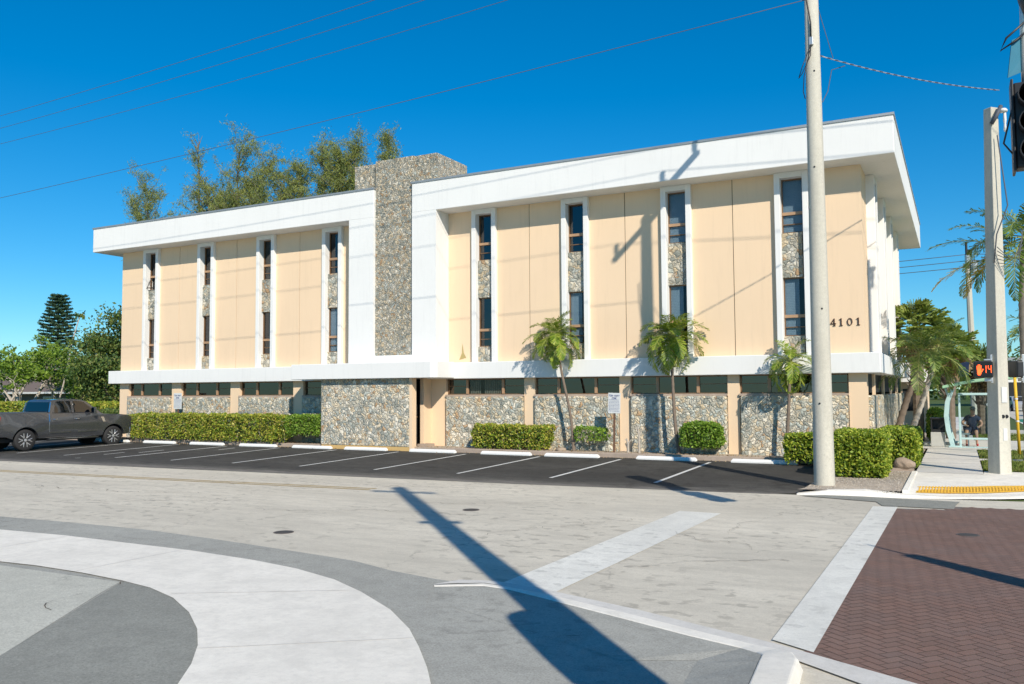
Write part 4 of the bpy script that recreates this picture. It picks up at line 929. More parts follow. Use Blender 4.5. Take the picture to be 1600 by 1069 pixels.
# ---------------------------------------------------------------- pickup truck
PAINT_T = plain('truck_grey_paint', (.11, .115, .125), .22, .65, .02, coat=1)
TGLASS = glass_mat('truck_glass', (.06, .08, .10), 1.0, .01)
CHROME = plain('chrome', (.75, .76, .78), .12, 1.0, .02)
RIMM = plain('alloy_rim', (.62, .63, .65), .28, .6, .02)
TYRE = plain('tyre', (.022, .022, .023), .8)
TRIM = plain('black_trim', (.02, .02, .022), .5)
REDL = plain('tail_light_red', (.45, .01, .015), .2, coat=.6)
CLEARL = plain('clear_lamp', (.7, .7, .72), .1)
def truck(loc, rz):
    e = empty('pickup_truck', loc, 'dark grey four-door pickup truck with chrome wheels parked nose-in at the left', 'pickup truck', rz=rz)
    def wz(z, y):
        P = [(.3, .93), (.45, .965), (.62, 1.0), (.95, 1.005), (1.1, .99), (1.30, .965), (1.42, .94), (1.50, .915), (1.88, .80), (1.945, .755), (1.99, .64)]
        for (a, b_), (c, d) in zip(P, P[1:]):
            if z <= c: k = (z - a) / (c - a); w_ = b_ + (d - b_) * max(0, k); break
        else: w_ = .66
        if y > 2.0: w_ -= .10 * ((y - 2.0) / .95) ** 2
        if y < -2.6: w_ -= .03 * ((-2.6 - y) / .33) ** 2
        for cy in (2.0, -1.68):
            q = math.hypot(y - cy, (z - .41))
            if .40 < q < .64 and z < 1.12: w_ += .028 * (1 - abs(q - .52) / .12) if abs(q - .52) < .12 else 0
        return w_
    def shell(poly_, name, mat, parent, cuts_z=(), cuts_y=(), off=0.0, side=0, thick=.02, smooth=True, bev=0):
        bm = bmesh.new()
        if side == 0:
            a = [bm.verts.new((-1, y, z)) for y, z in poly_]; f = bm.faces.new(a)
            r_ = bmesh.ops.extrude_face_region(bm, geom=[f]); 
            for v in [g for g in r_['geom'] if isinstance(g, bmesh.types.BMVert)]: v.co.x = 1
            # keep centre cuts so the roof can crown
        else:
            a = [bm.verts.new((side, y, z)) for y, z in poly_]; f = bm.faces.new(a)
        for z in cuts_z: bmesh.ops.bisect_plane(bm, geom=bm.verts[:] + bm.edges[:] + bm.faces[:], plane_co=(0, 0, z), plane_no=(0, 0, 1))
        for y in cuts_y: bmesh.ops.bisect_plane(bm, geom=bm.verts[:] + bm.edges[:] + bm.faces[:], plane_co=(0, y, 0), plane_no=(0, 1, 0))
        if side == 0:
            for x in (-.6, 0, .6): bmesh.ops.bisect_plane(bm, geom=bm.verts[:] + bm.edges[:] + bm.faces[:], plane_co=(x, 0, 0), plane_no=(1, 0, 0))
        for v in bm.verts:
            k = wz(v.co.z, v.co.y)
            if abs(abs(v.co.x) - 1) < 1e-4: v.co.x = math.copysign(k + off, v.co.x)
            else:
                if v.co.z > 1.15: v.co.z += .022 * (1 - (v.co.x / .9) ** 2)
                v.co.x *= k
                if v.co.y > 2.7: v.co.y += .06 * (1 - (v.co.x / .9) ** 2)
        if side: 
            r_ = bmesh.ops.extrude_face_region(bm, geom=bm.faces[:])
            for v in [g for g in r_['geom'] if isinstance(g, bmesh.types.BMVert)]: v.co.x -= side * thick
        bmesh.ops.recalc_face_normals(bm, faces=bm.faces)
        me = bpy.data.meshes.new(name); bm.to_mesh(me); bm.free(); me.materials.append(mat)
        if smooth:
            me.polygons.foreach_set('use_smooth', [True] * len(me.polygons))
            me.set_sharp_from_angle(angle=R(28))
        o = bpy.data.objects.new(name, me); COL.objects.link(o); o.parent = parent
        if bev: b = o.modifiers.new('b', 'BEVEL'); b.width = bev; b.segments = 3; b.limit_method = 'ANGLE'; b.angle_limit = R(35)
        return o
    def arch(cy, r_, z0, n=12, a0=0, a1=180): return [(cy + r_ * math.cos(R(a0 + (a1 - a0) * i / n)), .41 + r_ * math.sin(R(a0 + (a1 - a0) * i / n))) for i in range(n + 1)]
    # outline from rear bottom, forwards over the top; bottom with wheel arches
    ar = .50; dz = math.degrees(math.asin((.46 - .41) / ar))
    low = []
    low += [(2.88, .50), (2.55, .46)] + [(2.0 + ar * math.cos(R(a)), .41 + ar * math.sin(R(a))) for a in np.linspace(dz, 180 - dz, 15)] + [(1.3, .45), (-1.0, .45)] + [(-1.68 + ar * math.cos(R(a)), .41 + ar * math.sin(R(a))) for a in np.linspace(dz, 180 - dz, 15)] + [(-2.4, .55), (-2.90, .58)]
    top = [(-2.93, .8), (-2.92, 1.40), (-2.88, 1.43), (-.78, 1.435), (-.72, 1.46), (-.64, 1.86), (-.54, 1.935), (-.2, 1.965), (.35, 1.965), (.66, 1.93), (.86, 1.86), (1.46, 1.38), (1.56, 1.345), (2.3, 1.31), (2.74, 1.26), (2.88, 1.17), (2.93, .9), (2.92, .6)]
    body = shell(low + top, 'body', PAINT_T, e, (.6, .75, .95, 1.1, 1.2, 1.3, 1.42, 1.5, 1.7, 1.88), (-2.75, -2.3, -2.15, -1.9, -1.68, -1.46, -1.2, -.9, -.3, .3, .9, 1.3, 1.5, 1.75, 2.0, 2.25, 2.5, 2.7))
    cz = (.6, .75, .95, 1.1, 1.2, 1.3)
    for s in (1, -1):
        for nm, pl, hy in (('door', [(1.22, .52), (1.36, .9), (1.30, 1.345), (1.05, 1.375), (.24, 1.375), (.24, .50)], .40), ('door', [(.215, .50), (.215, 1.375), (-.66, 1.385), (-.70, 1.0), (-.95, .62), (-.90, .50)], -.52)):
            d = shell(pl, nm, PAINT_T, e, cz, (-.6, .6, 1.0), off=.006, side=s, thick=.012)
            m = MB(); x = s * (wz(1.12, 0) + .035); m.tube([(x - s * .03, hy - .10, 1.17), (x, hy - .07, 1.17), (x, hy + .07, 1.17), (x - s * .03, hy + .10, 1.17)], .018, 6); m.build('handle', CHROME, d, smooth=True)
            m = MB(); xx = s * (wz(.62, 0) + .012); ys_ = [p[0] for p in pl]; m.obox((xx, (min(ys_) + max(ys_)) / 2 + (.02 if nm else 0), .66), (.012, 0, 0), (0, (max(ys_) - min(ys_)) / 2 - .14, 0), (0, 0, .035)); m.build('moulding', PAINT_T, d, bevel=.008)
        for pl in ([(1.22, 1.43), (.74, 1.84), (.60, 1.88), (.28, 1.89), (.28, 1.43)], [(.18, 1.43), (.18, 1.89), (-.36, 1.885), (-.45, 1.84), (-.54, 1.48), (-.52, 1.43)]):
            shell(pl, 'side_window', TGLASS, e, (1.5, 1.7), (), off=.006, side=s, thick=.006)
        shell([(1.20, 1.405), (1.20, 1.425), (-.62, 1.435), (-.62, 1.415)], 'belt_trim', TRIM, e, (), (.3,), off=.012, side=s, thick=.012)
        # fender badge, tail light, head light, mirror
        shell([(1.52, 1.02), (1.62, 1.02), (1.55, 1.22), (1.42, 1.22)], 'fender_vent', CHROME, e, (), (), off=.012, side=s, thick=.01)
        shell([(-2.93, .82), (-2.935, 1.30), (-2.62, 1.32), (-2.74, .86)], 'tail_light', REDL, e, (1.0, 1.1), (-2.8,), off=.016, side=s, thick=.06)
        m = MB(); m.box(s * .96 - .09, s * .96 + .09, -2.955, -2.88, .84, 1.30); m.build('tail_light', REDL, e, bevel=.02)
        m = MB(); m.box(min(s * .62, s * .88), max(s * .62, s * .88), 2.80, 2.95, .86, 1.08); m.build('headlight', CLEARL, e, bevel=.03)
        m = MB(); m.tube([(s * .93, 1.02, 1.40), (s * 1.08, 1.0, 1.44)], .03, 6); m.obox((s * 1.16, 1.0, 1.50), (.10, 0, 0), (0, .055, 0), (0, 0, .13)); mr = m.build('mirror', PAINT_T, e, bevel=.03)
        m = MB(); m.obox((s * 1.16, .943, 1.50), (.085, 0, 0), (0, .004, 0), (0, 0, .11)); m.build('mirror_glass', TGLASS, mr)
        m = MB(); m.obox((s * 1.0, .22, .40), (.09, 0, 0), (0, 1.05, 0), (0, 0, .022)); m.build('running_board', TRIM, e, bevel=.01)
        m = MB(); m.obox((s * 1.055, .22, .425), (.035, 0, 0), (0, 1.04, 0), (0, 0, .008)); m.build('board_trim', CHROME, e)
        m = MB(); m.tube([(s * .90, -.735, 1.46), (s * .84, -.65, 1.84)], .022, 5); m.tube([(s * 1.0, -.76, .62), (s * 1.008, -.76, 1.1), (s * .95, -.76, 1.40)], .014, 5); m.build('pillar_glint', CHROME, e)  # chrome tubes standing in for the sun glint along the cab and bed gap
    # back of cab (sloping) and windscreen
    def slab(p0, p1, w0, w1, name, mat, par, t=.012, n=Vector((0, -1, .3))):
        n = n.normalized(); m = MB(); q = [Vector((-w0, *p0)), Vector((w0, *p0)), Vector((w1, *p1)), Vector((-w1, *p1))]
        m.add([v for v in q] + [v + n * t for v in q], [(0, 1, 2, 3), (4, 5, 6, 7), (0, 1, 5, 4), (1, 2, 6, 5), (2, 3, 7, 6), (3, 0, 4, 7)]); return m.build(name, mat, par)
    slab((-.727, 1.475), (-.650, 1.85), .82, .76, 'rear_window', TGLASS, e, .012, Vector((0, -1, .3)))
    slab((1.44, 1.41), (.88, 1.86), .86, .72, 'windscreen', TGLASS, e, .022, Vector((0, .65, .85)))
    m = MB(); m.box(-.15, .15, -.60, -.55, 1.885, 1.91); m.build('brake_light', REDL, e)
    m = MB(); m.box(-.90, .90, -2.86, -.80, 1.432, 1.462); m.build('bed_cover', plain('bed_cover_grey', (.07, .075, .08), .6), e, bevel=.01)
    m = MB(); m.box(-.86, .86, -2.95, -2.90, .80, 1.38); tg = m.build('tailgate', PAINT_T, e, bevel=.02)
    m = MB(); m.box(-.13, .13, -2.965, -2.94, 1.18, 1.24); m.build('handle', TRIM, tg)
    m = MB(); m.box(-.93, .93, -3.03, -2.86, .52, .74); rb = m.build('rear_bumper', CHROME, e, bevel=.03)
    m = MB(); m.box(-.16, .16, -3.04, -3.02, .57, .68); m.build('number_plate', plain('plate_white', (.7, .7, .68), .5), rb)
    m = MB(); m.box(-.94, .94, 2.78, 3.02, .48, .76); m.build('front_bumper', CHROME, e, bevel=.04)
    m = MB(); m.box(-.60, .60, 2.86, 2.98, .80, 1.12); gr = m.build('grille', TRIM, e, bevel=.02)
    m = MB(); m.tube([(.62, -2.5, .42), (.70, -2.75, .42), (.80, -2.98, .42)], .035, 8); m.build('exhaust', CHROME, e, smooth=True)
    m = MB(); m.box(-.75, .75, -2.7, 2.6, .34, .50); m.build('chassis', BLACK, e)
    for ya in (2.0, -1.68):
        m = MB(); m.tube([(-.8, ya, .41), (.8, ya, .41)], .06, 8); m.build('axle', BLACK, e)
    for ya in (2.0, -1.68):
        for s in (1, -1):
            we = empty_part('wheel', (s * .86, ya, .41), e)
            m = MB(); m.lathe([(.27, -.13), (.385, -.135), (.405, -.11), (.41, -.05), (.41, .05), (.405, .11), (.385, .135), (.27, .13)], (0, 0, 0), 'x', 32); m.build('tyre', TYRE, we, smooth=True)
            m = MB(); m.lathe([(.265, -.10 * s), (.285, .10 * s), (.285, .125 * s), (.262, .128 * s), (.25, .06 * s)], (0, 0, 0), 'x', 32)
            for k in range(6):
                for dk in (-.13, .13):
                    t = k * math.pi / 3 + dk; t2 = k * math.pi / 3 + dk * 2.0
                    m.tube([(.105 * s, .06 * math.cos(t), .06 * math.sin(t)), (.12 * s, .16 * math.cos(t), .16 * math.sin(t)), (.118 * s, .27 * math.cos(t2), .27 * math.sin(t2))], [.026, .021, .019], 5)
            m.lathe([(.07, .09 * s), (.07, .125 * s), (.04, .135 * s), (.0, .136 * s)], (0, 0, 0), 'x', 14); m.build('rim', RIMM, we)
            m = MB(); m.lathe([(.255, .0), (.255, .03 * s), (.0, .031 * s)], (0, 0, 0), 'x', 24); m.build('brake_disc', BLACK, we)
    return e
def empty_part(name, loc, par):
    o = bpy.data.objects.new(name, None); COL.objects.link(o); o.location = loc; o.parent = par; o.empty_display_size = .2; return o
truck((-32.64, 21.92, .045), R(-3))
# behind the cab is a tree shadow in the photo; nothing built
# ---------------------------------------------------------------- tall concrete pole, crossarm and wires
def utility_pole(loc, h, r0, r1, label, arm=True):
    e = empty('utility_pole', loc, label, 'utility pole', 'concrete utility poles')
    m = MB(); m.tube([(0, 0, -.3), (0, 0, .0), (0, 0, h * .5), (0, 0, h)], [r0, r0, (r0 + r1) / 2, r1], 12); m.build('pole', POLEC, e, smooth=True)
    m = MB()
    for z, a in ((1.9, -1.7), (4.0, -1.2), (7.2, -1.6), (9.4, -1.3), (11.3, -1.5)):
        rr = r0 + (r1 - r0) * z / h; m.lathe([(.022, 0), (.022, .006)], (rr * math.cos(a) , rr * math.sin(a) - .002, z), 'y', 8)
    m.build('bolt_holes', BLACK, e)
    if arm:
        m = MB(); m.box(-.07, .07, -1.15, 1.15, h - .32, h - .18); a_ = m.build('crossarm', STEEL, e, bevel=.01)
        for y in (-1.05, 0, 1.05):
            z0 = h - .18 if y else h; m = MB(); m.lathe([(.03, z0), (.03, z0 + .08), (.07, z0 + .10), (.045, z0 + .16), (.075, z0 + .20), (.045, z0 + .26), (.075, z0 + .30), (.04, z0 + .38), (.0, z0 + .40)], (0, y, 0), n=10); m.build('insulator', plain('insulator_grey', (.3, .3, .32), .3), e, smooth=True)
    return e
PX, PY, PH = -2.70, 19.95, 13.75
up = utility_pole((PX, PY, 0), PH, .225, .135, 'tall round concrete utility pole in front of the right end of the building')
for z, (dx, dz) in ((10.15, (.0, 0)),):
    m = MB(); m.box(-.045, .045, -.23, -.13, z - .16, z + .02); m.build('clamp', STEEL, up, bevel=.008)
m = MB(); m.tube([(-.14, -.15, 11.75), (-.10, -.17, 11.2), (.0, -.2, 10.5), (.0, -.2, 10.15)], .018, 5); m.tube([(.0, -.2, 10.15), (-.02, -.2, 9.75), (-.2, -.25, 9.35), (-.28, -.25, 9.25), (-.2, -.25, 9.5), (-.03, -.2, 9.95)], .010, 5); m.tube([(-.02, -.2, 9.9), (-.17, -.2, 9.3), (-.2, -.18, 8.95), (-.17, -.12, 8.8)], .010, 5); m.build('cable', BLACK, up, smooth=True)
up2 = utility_pole((-62, 20.3, 0), 13.0, .225, .135, 'concrete utility pole far down the road to the left')
up3 = utility_pole((1.10, 2.62, 0), 12.7, .27, .17, 'tall concrete pole near the viewer whose shadow crosses the road', arm=False)
for z, l, a in ((12.1, .75, .2), (9.0, .35, .5)):
    m = MB(); m.obox((0, 0, z), (l * math.cos(a), l * math.sin(a), 0), (-.05 * math.sin(a), .05 * math.cos(a), 0), (0, 0, .06)); m.build('bracket', STEEL, up3)
up3.rotation_euler = (-.027, .036, 0)
m = MB(); m.lathe([(.0, 3.2), (.26, 3.25), (.28, 3.6), (.28, 4.3), (.26, 4.5), (.0, 4.55)], (-.38, .1, 0), n=12); m.build('equipment_box', STEEL, up3)
m = MB(); m.obox((-.30, -.1, 2.4), (.2, 0, 0), (0, .2, 0), (0, 0, .45)); m.build('cabinet', STEEL, up3)
def wire(pts, r_, label, mat=None, sag=.5, group='overhead wires above the road'):
    P_ = []
    for (a, b_) in zip(pts, pts[1:]):
        a = Vector(a); b_ = Vector(b_)
        for i in range(25):
            t = i / 24; q = a.lerp(b_, t); q.z -= 4 * sag * t * (1 - t); P_.append(q)
    m = MB(); m.tube([q - P_[0] for q in P_], r_, 5); o = m.build('overhead_wire', mat or WIRE, smooth=True); o.location = P_[0]
    return tag(o, label, 'wire', group)
labs = ('lowest and rightmost of the three bundled wires at the top left', 'middle one of the three bundled wires at the top left', 'uppermost of the three bundled wires at the top left')
for k, y in enumerate((21.0, 19.95, 18.9)):
    zt = 13.95 if k != 1 else 14.15
    wire([(-62, y + .3, 13.2), (PX, y, zt)], .008, labs[k], sag=.75)
    wire([(PX, y, zt), (42, y + .4, 13.4)], .011, 'wire from the %s crossarm insulator running off to the right above the picture' % ('farthest', 'middle', 'nearest')[k], sag=.5)
wire([(-62, 20.3, 9.75), (PX - .1, PY - .1, 11.1)], .009, 'long single wire crossing the sky to the top of the tall pole', sag=.35)
wire([(-62, 20.35, 8.3), (PX - .15, 20.0, 9.2)], .001, 'hair-thin line below the single wire', sag=.3) if 0 else None
# signal span cable from the pole to the right
sp_ = wire([(PX + .15, PY, 9.78), (1.15, 24.4, 9.75)], .012, 'twisted pale and dark cable from the tall pole to the square pole', WIREL, sag=.12)
m = MB(); 
for k in range(26):
    t = k / 26; a = Vector((PX + .15, PY, 9.78)).lerp(Vector((1.15, 24.4, 9.75)), t); b_ = Vector((PX + .15, PY, 9.78)).lerp(Vector((1.15, 24.4, 9.75)), t + .018); a.z -= .48 * t * (1 - t); b_.z -= .48 * t * (1 - t); m.tube([a, b_], .016, 5)
o = m.build('lashing', WIRE, sp_); o.matrix_parent_inverse = Matrix.Translation(-sp_.location)
m = MB(); m.tube([(PX + .6, PY + .75, 9.72), (PX + .35, PY + .4, 9.55), (PX + .28, PY + .2, 9.0), (PX + .18, PY, 8.7)], .010, 5); m.tube([(PX + .14, PY, 10.9), (PX + .4, PY + .3, 9.78)], .008, 5); o = m.build('drop_wire', WIRE, sp_); o.matrix_parent_inverse = Matrix.Translation(-sp_.location)
# ---------------------------------------------------------------- square concrete pole with pedestrian signals
e = empty('signal_pole', (.83, 24.2, .1), 'square concrete pole with pedestrian signals, beside the sidewalk ramp', 'signal pole'); e.rotation_euler.y = .012
m = MB(); a0, a1 = .26, .165
m.add([(a0 * math.cos(R(90 * k)), a0 * math.sin(R(90 * k)), -.1) for k in range(4)] + [(a1 * math.cos(R(90 * k)), a1 * math.sin(R(90 * k)), 9.15) for k in range(4)], [(0, 1, 5, 4), (1, 2, 6, 5), (2, 3, 7, 6), (3, 0, 4, 7), (4, 5, 6, 7)])
m.build('pole', POLEC, e, bevel=.015)
m = MB(); nrm = Vector((math.cos(R(-45)), math.sin(R(-45)), 0)); tn_ = Vector((nrm.y * -1, nrm.x, 0))
c = nrm * .18; m.obox(c + Vector((0, 0, 2.05 - .1)), nrm * .01, tn_ * .085, (0, 0, .19)); m.build('notice_plate', plain('plate_pale', (.62, .62, .60), .5), e)
m = MB(); m.obox(nrm * .183 + Vector((0, 0, .98)), nrm * .008, tn_ * .06, (0, 0, .15)); m.build('lower_plate', plain('plate_pale2', (.66, .66, .63), .5), e)
m = MB(); m.lathe([(.045, 0), (.045, .06), (.03, .09), (.0, .095)], nrm * .19 + tn_ * .05 + Vector((0, 0, 1.42)), 'y', 10); m.lathe([(.045, 0), (.045, .06), (.03, .09), (.0, .095)], nrm * .19 - tn_ * .06 + Vector((0, 0, 1.42)), 'y', 10); m.build('push_button', BLACK, e)
m = MB(); m.tube([(.0, -.2, 8.7), (.12, -.25, 8.9), (.22, -.1, 9.15)], .05, 6); m.tube([(.12, -.2, 8.4), (.3, -.3, 6.6), (.05, -.3, 5.9), (-.02, -.27, 5.2)], .016, 5)
for k in range(5): m.tube([(.05, -.25, 5.6 - .1 * k), (.3 + .05 * k, -.3, 5.3 - .05 * k), (.6, -.2, 5.5 + .12 * k)], .010, 5)
m.build('cables', WIRE, e, smooth=True)
m = MB(); m.lathe([(.0, 8.98), (.10, 9.0), (.11, 9.04), (.08, 9.08), (.0, 9.09)], (.26, -.08, 0), n=12); m.lathe([(.02, 8.5), (.035, 8.55), (.025, 8.7), (.04, 8.8), (.03, 8.98)], (.30, -.08, 0), n=8); m.build('white_insulator', plain('porcelain_white', (.7, .7, .68), .3), e, smooth=True)
# pedestrian signal facing the viewer
DARKH = plain('signal_black', (.018, .018, .02), .45)
ORANGE = emit('signal_orange', (1, .09, .015), 2.2)
def ped(loc, rz, label, lit):
    s = empty('pedestrian_signal', loc, label, 'pedestrian signal', 'pedestrian signals on the square pole', rz)
    m = MB(); m.box(-.215, .215, -.09, .09, -.205, .205); h = m.build('housing', DARKH, s, bevel=.04)
    m = MB(); m.box(.02, .2, .02, .08, .215, .255); m.box(.02, .2, .02, .08, -.30, -.22); m.box(.16, .21, .04, .10, -.34, .36); m.build('bracket', STEEL, s, bevel=.008)
    m = MB(); m.box(-.19, .19, -.10, -.089, -.18, .18); f = m.build('lens', plain('lens_black', (.01, .01, .01), .3), s)
    if lit:
        y0, y1 = -.108, -.100
        m = MB(); cx = -.095
        def seg(a, b_, w_):
            a = Vector((a[0], 0, a[1])); b_ = Vector((b_[0], 0, b_[1])); d = (b_ - a).normalized(); n_ = Vector((-d.z, 0, d.x)) * w_ / 2; q = [a + n_, a - n_, b_ - n_, b_ + n_]
            m.add([(v.x, y0, v.z) for v in q] + [(v.x, y1, v.z) for v in q], [(0, 1, 2, 3), (4, 7, 6, 5), (0, 4, 5, 1), (1, 5, 6, 2), (2, 6, 7, 3), (3, 7, 4, 0)])
        seg((cx, -.12), (cx, .01), .085); 
        for dx, h_ in ((-.037, .085), (-.013, .115), (.012, .12), (.036, .095)): seg((cx + dx, -.01), (cx + dx * 1.15, h_), .019)
        seg((cx + .035, -.08), (cx + .088, .005), .024); seg((cx, -.145), (cx, -.11), .06)
        m.build('hand_symbol', ORANGE, f)
        m = MB(); 
        seg((.055, -.09), (.055, -.005), .014); seg((.055, .008), (.055, .09), .014)
        seg((.105, .008), (.105, .09), .014); seg((.165, .008), (.165, .09), .014); seg((.165, -.09), (.165, -.005), .014); seg((.112, .0), (.158, .0), .014)
        m.build('countdown_digits', ORANGE, f)
    return s
ped((.55, 23.95, 2.68), R(2), 'pedestrian signal showing an orange hand and the number 14', True)
ped((1.27, 24.4, 2.68), R(-62), 'black pedestrian signal seen from its side, right of the square pole', False)
# ---------------------------------------------------------------- traffic signal and street sign hanging at the right edge
YS2 = 12.0
e = empty('traffic_signal', (.93, 11.6, 5.0), 'black traffic signal hanging at the upper right edge of the photo', 'traffic signal')
def P3(u, v): return None
e.location = (.71, 12.0, .03)
m = MB(); m.box(.0, .36, -.12, .12, 4.86, 5.92); m.build('housing', DARKH, e, bevel=.02)
m = MB(); m.box(-.03, .0, -.16, .16, 4.82, 5.96); bp = m.build('backplate', DARKH, e, bevel=.01)
for z in (5.05, 5.39, 5.73):
    m = MB(); m.lathe([(.14, -.12), (.145, -.3), (.155, -.3), (.155, -.12)], (.19, 0, z), 'y', 18); m.build('visor', DARKH, e)
m = MB(); m.tube([(.13, 0, 5.92), (.14, .0, 6.9), (.20, 0, 7.9)], .035, 8); m.build('hanger_tube', STEEL, e, smooth=True)
m = MB(); m.lathe([(.0, 6.70), (.12, 6.72), (.2, 6.8), (.24, 6.98), (.24, 8.1), (.0, 8.15)], (.33, 0, 0), 'z', 16); m.build('upper_housing', DARKH, e, smooth=True)
m = MB(); m.tube([(.16, -.05, 5.9), (-.02, -.12, 5.6), (-.12, -.05, 5.2), (.02, 0, 5.0)], .012, 5); m.tube([(.2, -.1, 6.7), (-.05, -.1, 6.5), (-.12, -.1, 6.35), (.05, -.1, 6.45), (.2, 0, 6.6)], .014, 5); m.build('cable', BLACK, e, smooth=True)
e2 = empty('street_sign', (.66, 11.9, .08), 'teal street name sign blade seen nearly edge on, above the traffic signal', 'street sign')
m = MB(); m.add([(.0, 0, 5.95), (.42, .25, 6.15), (.42, .25, 6.62), (.06, .03, 6.42)], [(0, 1, 2, 3)]); o = m.build('blade', plain('sign_teal', (.02, .16, .24), .4), e2); so = o.modifiers.new('s', 'SOLIDIFY'); so.thickness = .012
# ---------------------------------------------------------------- tow-away signs
SIGNW = plain('sign_white', (.66, .67, .66), .5); SIGNB = plain('sign_blue', (.10, .13, .28), .6)
SEG = {'T': [((0, 1), (.6, 1)), ((.3, 0), (.3, 1))], 'O': [((0, 0), (0, 1)), ((.6, 0), (.6, 1)), ((0, 0), (.6, 0)), ((0, 1), (.6, 1))], 'W': [((0, 1), (.15, 0)), ((.15, 0), (.3, .6)), ((.3, .6), (.45, 0)), ((.45, 0), (.6, 1))],
       'A': [((0, 0), (.3, 1)), ((.6, 0), (.3, 1)), ((.12, .35), (.48, .35))], 'Y': [((0, 1), (.3, .5)), ((.6, 1), (.3, .5)), ((.3, 0), (.3, .5))], 'Z': [((0, 1), (.6, 1)), ((0, 0), (.6, 0)), ((0, 0), (.6, 1))], 'N': [((0, 0), (0, 1)), ((.6, 0), (.6, 1)), ((0, 1), (.6, 0))],
       'E': [((0, 0), (0, 1)), ((0, 1), (.55, 1)), ((0, .5), (.45, .5)), ((0, 0), (.55, 0))], '-': [((.1, .5), (.5, .5))]}
def lettering(m, text, cx, z, h, y, wd):
    n = len(text); adv = h * .85; x = cx - adv * n / 2 + h * .12
    for ch in text:
        for (a, b_) in SEG.get(ch, []):
            p = Vector((x + a[0] * h, y, z + a[1] * h)); q = Vector((x + b_[0] * h, y, z + b_[1] * h)); d = (q - p).normalized(); n_ = Vector((-d.z, 0, d.x)) * wd / 2
            m.add([p + n_, p - n_, q - n_, q + n_], [(0, 1, 2, 3)])
        x += adv
def tow_sign(x, y, z0, top, w_, hh, label, lean=0):
    e = empty('tow_away_sign', (x, y, z0), label, 'sign', 'tow-away signs in front of the building'); H = top - z0
    m = MB(); m.box(-.028, .028, -.02, .02, -.1, H - .05); m.build('post', plain('post_brown', (.16, .085, .05), .8), e)
    m = MB(); m.box(-w_ / 2, w_ / 2, -.035, -.022, H - hh, H); p = m.build('panel', SIGNW, e, bevel=.004)
    m = MB(); yy = -.0385; u_ = w_ / .42
    lettering(m, 'TOW-AWAY', 0, H - .115 * u_, .055 * u_, yy, .012 * u_); lettering(m, 'ZONE', 0, H - .20 * u_, .055 * u_, yy, .012 * u_); m.build('lettering', SIGNB, p, fix=False)
    m = MB(); rr = random.Random(int(x * 10))
    for k in range(9):
        z = H - (.235 + .045 * k) * u_
        if z < H - hh + .02: break
        xx = -w_ / 2 + .03
        while xx < w_ / 2 - .05:
            l = rr.uniform(.015, .05); m.add([(xx, yy, z), (min(xx + l, w_ / 2 - .03), yy, z), (min(xx + l, w_ / 2 - .03), yy, z + .018), (xx, yy, z + .018)], [(0, 1, 2, 3)]); xx += l + .012
    m.build('fine_print', plain('print_grey', (.25, .27, .36), .6), p, fix=False)
    e.rotation_euler.y = R(lean)
tow_sign(-9.66, 25.2, .27, 2.14, .41, .64, 'white tow-away sign on a brown post right of the left-leaning palm', 1.5)
tow_sign(-29.72, 25.62, .27, 2.22, .48, .68, 'white tow-away sign behind the long left hedge')
# ---------------------------------------------------------------- bus shelter
TEAL = plain('shelter_teal', (.46, .64, .64), .45); GREENR = plain('shelter_green_roof', (.33, .56, .38), .5)
e = empty('bus_shelter', (-.1, 34, .13), 'pale teal bus shelter with a curved green roof at the sidewalk', 'bus shelter')
for yy in (0, 3.0):
    m = MB(); pts = [(-.14, yy, 0), (-.28, yy, .6), (-.33, yy, 1.1), (-.28, yy, 1.6), (-.12, yy, 2.05)]
    V_ = []; 
    for (x, y, z) in pts: V_ += [(x - .075, y - .06, z), (x + .075, y - .06, z), (x + .075, y + .06, z), (x - .075, y + .06, z)]
    F__ = [(0, 1, 2, 3), (16, 17, 18, 19)]
    for i in range(4):
        for j in range(4): F__.append((i * 4 + j, i * 4 + (j + 1) % 4, (i + 1) * 4 + (j + 1) % 4, (i + 1) * 4 + j))
    m.add(V_, F__); m.box(-.28, .1, yy - .1, yy + .1, 0, .06); m.build('column', TEAL, e, bevel=.01)
    m = MB(); m.tube([(-.36, yy, 2.12), (-.24, yy, 1.75)], .02, 6); m.build('brace', TEAL, e)
m = MB(); prof = [(-.42, 2.08), (.0, 2.18), (.6, 2.30), (1.3, 2.38), (1.9, 2.40)]
V_ = [(x, -.35, z) for x, z in prof] + [(x, -.35, z + .10) for x, z in prof] + [(x, 3.6, z) for x, z in prof] + [(x, 3.6, z + .10) for x, z in prof]
n_ = 5; F__ = []
for i in range(4): F__ += [(i, i + 1, n_ + i + 1, n_ + i), (2 * n_ + i, 3 * n_ + i, 3 * n_ + i + 1, 2 * n_ + i + 1), (i, 2 * n_ + i, 2 * n_ + i + 1, i + 1), (n_ + i, n_ + i + 1, 3 * n_ + i + 1, 3 * n_ + i)]
F__ += [(0, n_, 3 * n_, 2 * n_), (4, 4 + 2 * n_, 4 + 3 * n_, 4 + n_)]
m.add(V_, F__); m.build('roof', GREENR, e, bevel=.015)
m = MB()
for z in np.arange(.35, 1.95, .16): m.box(-.17 - .12 * math.sin(z * 1.5), -.13 - .12 * math.sin(z * 1.5), .06, 2.94, z, z + .05)
m.build('back_slats', TEAL, e)
m = MB(); m.box(.06, .13, -.03, .03, .0, 1.92); m.box(1.10, 1.17, -.03, .03, 0, 1.92); m.box(.13, 1.10, -.03, .03, 1.84, 1.92); m.box(.13, 1.10, -.03, .03, .28, .35); m.box(.0, 1.25, -.08, .08, 0, .03); pf = m.build('end_frame', TEAL, e, bevel=.01)
m = MB(); m.box(.13, 1.10, -.006, .006, .35, 1.84); m.build('end_pane', glass_mat('shelter_glass', (.80, .86, .86), .8, ior=1.4), pf)
